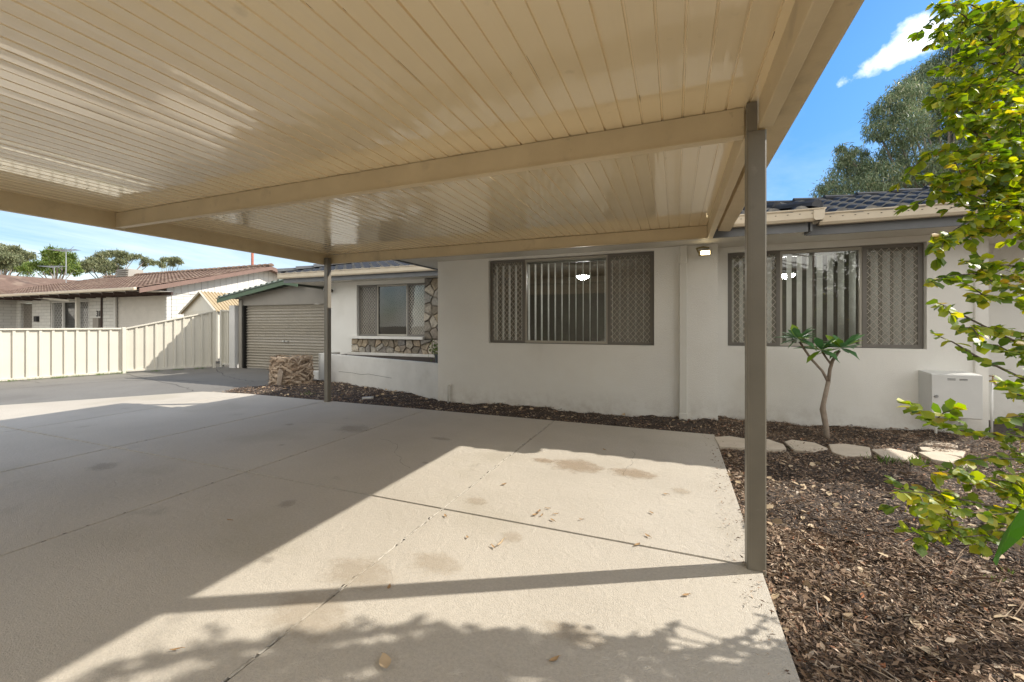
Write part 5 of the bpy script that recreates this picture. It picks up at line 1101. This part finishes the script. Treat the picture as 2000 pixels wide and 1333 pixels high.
# palm stump
S0 = G(557, 755, -.02); S0.y += .3; S0.x -= .15
st = thing('palm_stump', 'cut palm stump with shaggy fibrous husk beside the driveway', 'stump', (S0.x, S0.y, -.03))
n = 40; R_ = .40; Hh = .66; m = MB(); vs = []; fs = []; rows = 14
for j in range(rows + 1):
    z = -.05 + Hh * j / rows
    for k in range(n):
        an = 2 * PI * k / n; r = R_ * (1.06 - .1 * j / rows + .08 * (j < 2)) * (1 + .035 * math.sin(an * 5 + j * .9) + random.uniform(-.03, .03)); vs.append((S0.x + r * math.cos(an), S0.y + r * math.sin(an), z))
for j in range(rows):
    for k in range(n): fs.append((j * n + k, j * n + (k + 1) % n, (j + 1) * n + (k + 1) % n, (j + 1) * n + k))
c0 = len(vs); vs.append((S0.x, S0.y, Hh - .08)); fs += [(rows * n + k, rows * n + (k + 1) % n, c0) for k in range(n)]
m.add(vs, fs).build('stump_core', M['fibre'], st, smooth=True)
m = MB()
for i in range(230):    # husk bases, wrapped diagonally
    an = random.uniform(0, 2 * PI); z = random.uniform(0, Hh - .05); dr_ = random.choice([-1, 1]) * random.uniform(.2, .55); L = random.uniform(.12, .36); rise = random.uniform(-.02, .22); w = random.uniform(.015, .05); vs = []
    for k in range(6):
        f = k / 5; a2 = an + dr_ * L / R_ * f * 2; r = R_ * (1.05 - .1 * z / Hh) + .012 + .03 * math.sin(f * PI) + (.05 * f if random.random() < .1 else 0); zz_ = z + rise * f; ww = w * (1 - .75 * f)
        if zz_ > Hh - .02: zz_ = Hh - .02
        vs += [(S0.x + r * math.cos(a2), S0.y + r * math.sin(a2), zz_ - ww), (S0.x + (r + .012) * math.cos(a2), S0.y + (r + .012) * math.sin(a2), zz_), (S0.x + r * math.cos(a2), S0.y + r * math.sin(a2), zz_ + ww)]
    m.add(vs, [(3 * k + a_, 3 * k + 3 + a_, 3 * k + 4 + a_, 3 * k + 1 + a_) for k in range(5) for a_ in (0, 1)])
m.build('husk', M['husk'], st, smooth=True)
fx = -math.pi / 2 + .75 - .6; q = S0 + Vector((R_ * 1.08 * math.cos(fx - .9), R_ * 1.08 * math.sin(fx - .9), 0)); q = S0 + Vector((-.02 + .18, -R_ * 1.02, 0))
m = MB().add([q + Vector((-.10, .0, .40)), q + Vector((.0, -.03, .42)), q + Vector((.06, 0, .36)), q + Vector((-.05, -.07, .2)), q + Vector((.03, -.1, .22)), q + Vector((.09, -.06, .2)), q + Vector((-.01, -.1, .02)), q + Vector((.05, -.12, -.02)), q + Vector((.09, -.09, .04))], [(0, 3, 4, 1), (1, 4, 5, 2), (3, 6, 7, 4), (4, 7, 8, 5)])
m.build('hanging_frond_base', M['palebark'], st, smooth=True)
n = 2600; an = rng.uniform(0, 6.28, n); z = rng.uniform(0, Hh, n); rad = R_ * (1.06 - .1 * z / Hh) + rng.uniform(-.01, .03, n)
P = np.stack([S0.x + rad * np.cos(an), S0.y + rad * np.sin(an), z], -1); Dd = np.stack([-np.sin(an) * rng.normal(0, 1, n) + .25 * np.cos(an), np.cos(an) * rng.normal(0, 1, n) + .25 * np.sin(an), rng.normal(-.5, .8, n)], -1)
V, F = leaf_cloud(P, Dd, rng.uniform(.05, .14, n), .07, simple=True); o = np_mesh('loose_fibres', V, F, M['husk'], st); o['kind'] = 'stuff'

# ------------------------------------------------------------------ leaves lying on the slab
def dry_leaf(u_, v_, L, rot, lab, grp=None, w=.9, curl=.4, mm=None):
    p = G(u_, v_, 0); m = MB(); n = 7; vs = []
    for k in range(n):
        f = k / (n - 1); hw_ = L * .22 * w * math.sin(PI * min(.97, max(.03, f))) ** .8; zc2 = .006 + L * curl * (f - .5) ** 2 + random.uniform(0, .002)
        vs += [(L * (f - .5), -hw_, zc2 + L * curl * .35 * (hw_ / L)), (L * (f - .5), 0, zc2 - .002), (L * (f - .5), hw_, zc2 + L * curl * .5 * (hw_ / L))]
    m.add(vs, [(3 * k + a, 3 * k + 3 + a, 3 * k + 4 + a, 3 * k + 1 + a) for k in range(n - 1) for a in (0, 1)]); m.tube([(L * .48, 0, .008 + L * curl * .25), (L * .75, L * .06, .004)], .0012, 5)
    o = m.build('dry_leaf', mm or M['deadleaf'], smooth=True); o.location = (p.x, p.y, 0.001); o.rotation_euler = (0, 0, rot); tag(o, lab, 'leaf', grp); return o
dry_leaf(752, 1298, .085, 2.4, 'largest pale fallen leaf on the slab with a long stalk, nearest the camera', w=1.3, mm=M['paleleaf'])
dry_leaf(978, 1063, .10, 1.5, 'long thin curved pale leaf on the sunlit slab', w=.35, mm=M['paleleaf'])
dry_leaf(1082, 1292, .05, .9, 'small brown leaf inside the tree shadow on the slab')
dry_leaf(343, 1272, .045, .6, 'thin brown leaf in the soft shade at the lower left of the slab', w=.6)
dry_leaf(760, 1150, .045, 2.0, 'curled brown leaf on the slab just above the post shadow')
dry_leaf(448, 1018, .04, .2, 'dark brown leaf alone on the shaded slab', w=.8)
gl_ = 'small brown leaves scattered on the sunlit slab'
for i, (u_, v_) in enumerate([(1045, 1008), (1058, 1009), (1071, 995), (1086, 1006), (1079, 1018), (1053, 1001), (913, 1052), (964, 1071), (1265, 1049), (1300, 967), (1273, 1004), (1135, 1017), (1245, 1066), (870, 1010), (985, 948), (1180, 880), (1340, 1165)]):
    dry_leaf(u_, v_, random.uniform(.028, .05), random.uniform(0, 6.28), 'small curled brown leaf lying on the sunlit concrete slab', gl_, w=random.uniform(.7, 1.3), curl=random.uniform(.3, .8))
for u_, v_, r_, lb in ((1415, 975, 1.0, 'pair'),): pass
# loose twigs in the bed
for i, (pts_, lb) in enumerate([([(1595, 1175), (1598, 1200), (1640, 1235), (1700, 1290), (1760, 1333)], 'long pale curved twig lying across the mulch in the foreground'), ([(1850, 1215), (1900, 1228), (1918, 1245), (1890, 1255)], 'short hooked pale twig on the shaded mulch')]):
    m = MB(); Q = [G(u_, v_, .012) for u_, v_ in pts_]; m.tube(Q, .0025, 5); o = rebase(m.build('twig', M['palebark'], smooth=True)); tag(o, lb, 'twig')
